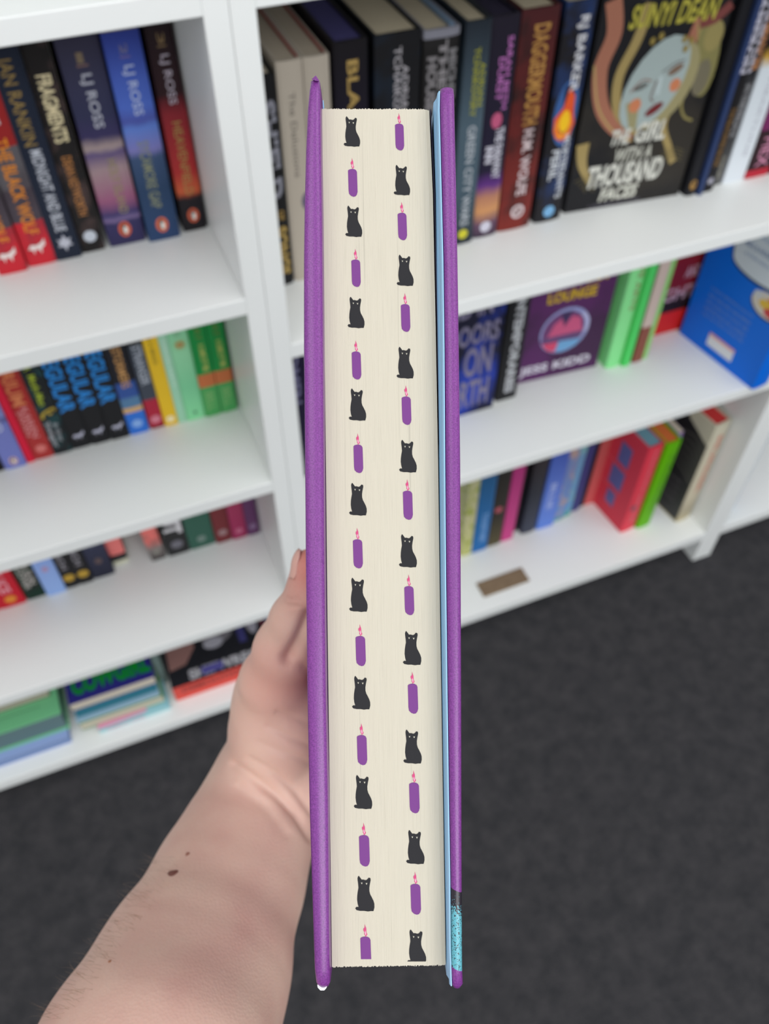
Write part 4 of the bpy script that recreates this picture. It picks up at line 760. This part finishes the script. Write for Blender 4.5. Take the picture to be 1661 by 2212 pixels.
# moles and freckles, found on the skin along their sight lines
from mathutils.bvhtree import BVHTree
bvh = BVHTree.FromPolygons(vw, F2)
def on_skin(px_, py_):
    d = (W(P(px_, py_, 1.0)) - CAMP).normalized(); h_ = bvh.ray_cast(CAMP, d, 2); return (h_[0], h_[1]) if h_[0] is not None else None
def mole(px_, py_, rx_, ry_, colr, hgt=.0004, rot=0):
    hit = on_skin(px_, py_)
    if not hit: return
    p_, n_ = hit; n_ = n_ if n_.dot(CAMP - p_) > 0 else -n_
    ex = n_.cross(UP).normalized(); ey = n_.cross(ex); V, F = [], []
    for j, (s, hh) in enumerate(((1.0, -.0002), (.92, .0002), (.6, .8 * hgt), (.25, hgt))):
        for i in range(14):
            a = 2 * math.pi * i / 14; wob = 1 + .14 * math.sin(3 * a + px_)
            x, y = rx_ * s * wob * math.cos(a), ry_ * s * wob * math.sin(a); x, y = x * math.cos(rot) - y * math.sin(rot), x * math.sin(rot) + y * math.cos(rot)
            V.append(tuple(p_ + ex * x + ey * y + n_ * hh))
    for j in range(3):
        for i in range(14): F.append((j * 14 + i, j * 14 + (i + 1) % 14, (j + 1) * 14 + (i + 1) % 14, (j + 1) * 14 + i))
    F.append(tuple(range(42, 56)))
    return obj('mole', V, F, flat(colr, .6), person, smooth=True)
mole(373, 1886, .0024, .0019, (112, 66, 56), .0007, .5)['label'] = 'larger dark brown mole'
mole(405, 1845, .0009, .0010, (150, 98, 82), .0003); mole(237, 2077, .0006, .0006, (168, 112, 80), .0002)
# fine hairs on the outer side of the forearm
V, F = [], []
def hair(root, d0, ln, curl):
    global V, F
    side = d0.cross(FW).normalized(); r_ = .00004; prev = None; p_ = root.copy(); d = d0.copy()
    for i in range(5):
        b = len(V); rr_ = r_ * (1 - i / 5)
        for a in range(3): V.append(tuple(p_ + side * rr_ * math.cos(a * 2.094) + FW * rr_ * math.sin(a * 2.094)))
        if prev is not None:
            for a in range(3): F.append((prev + a, prev + (a + 1) % 3, b + (a + 1) % 3, b + a))
        prev = b; p_ = p_ + d * ln / 4; d = (d + curl).normalized()
for k in range(190):
    y_ = random.uniform(1850, 2200); xe = np.interp(y_, [1770, 1930, 2080, 2212], [400, 302, 202, 97])
    hit = None; xo = random.uniform(0, 1) ** 1.5 * 60
    for s in range(24):
        hit = on_skin(xe - 12 + xo + s * 2, y_)
        if hit: break
    if not hit: continue
    p_, n_ = hit; n_ = n_ if n_.dot(CAMP - p_) > 0 else -n_
    dn = (n_ * .9 - RT * random.uniform(.5, 1.2) + UP * random.uniform(-.8, .5)).normalized()
    hair(p_ - n_ * .0002, dn, random.uniform(.004, .0085), UP * random.uniform(-.25, .15) + RT * random.uniform(-.1, .2))
hm = bpy.data.materials.new('arm_hair'); nt, N, L, b = nodes_of(hm); b.inputs['Base Color'].default_value = (*lin((140, 112, 88)), 1); b.inputs['Roughness'].default_value = .5
tag(obj('arm_hair', V, F, hm, person), kind='stuff')
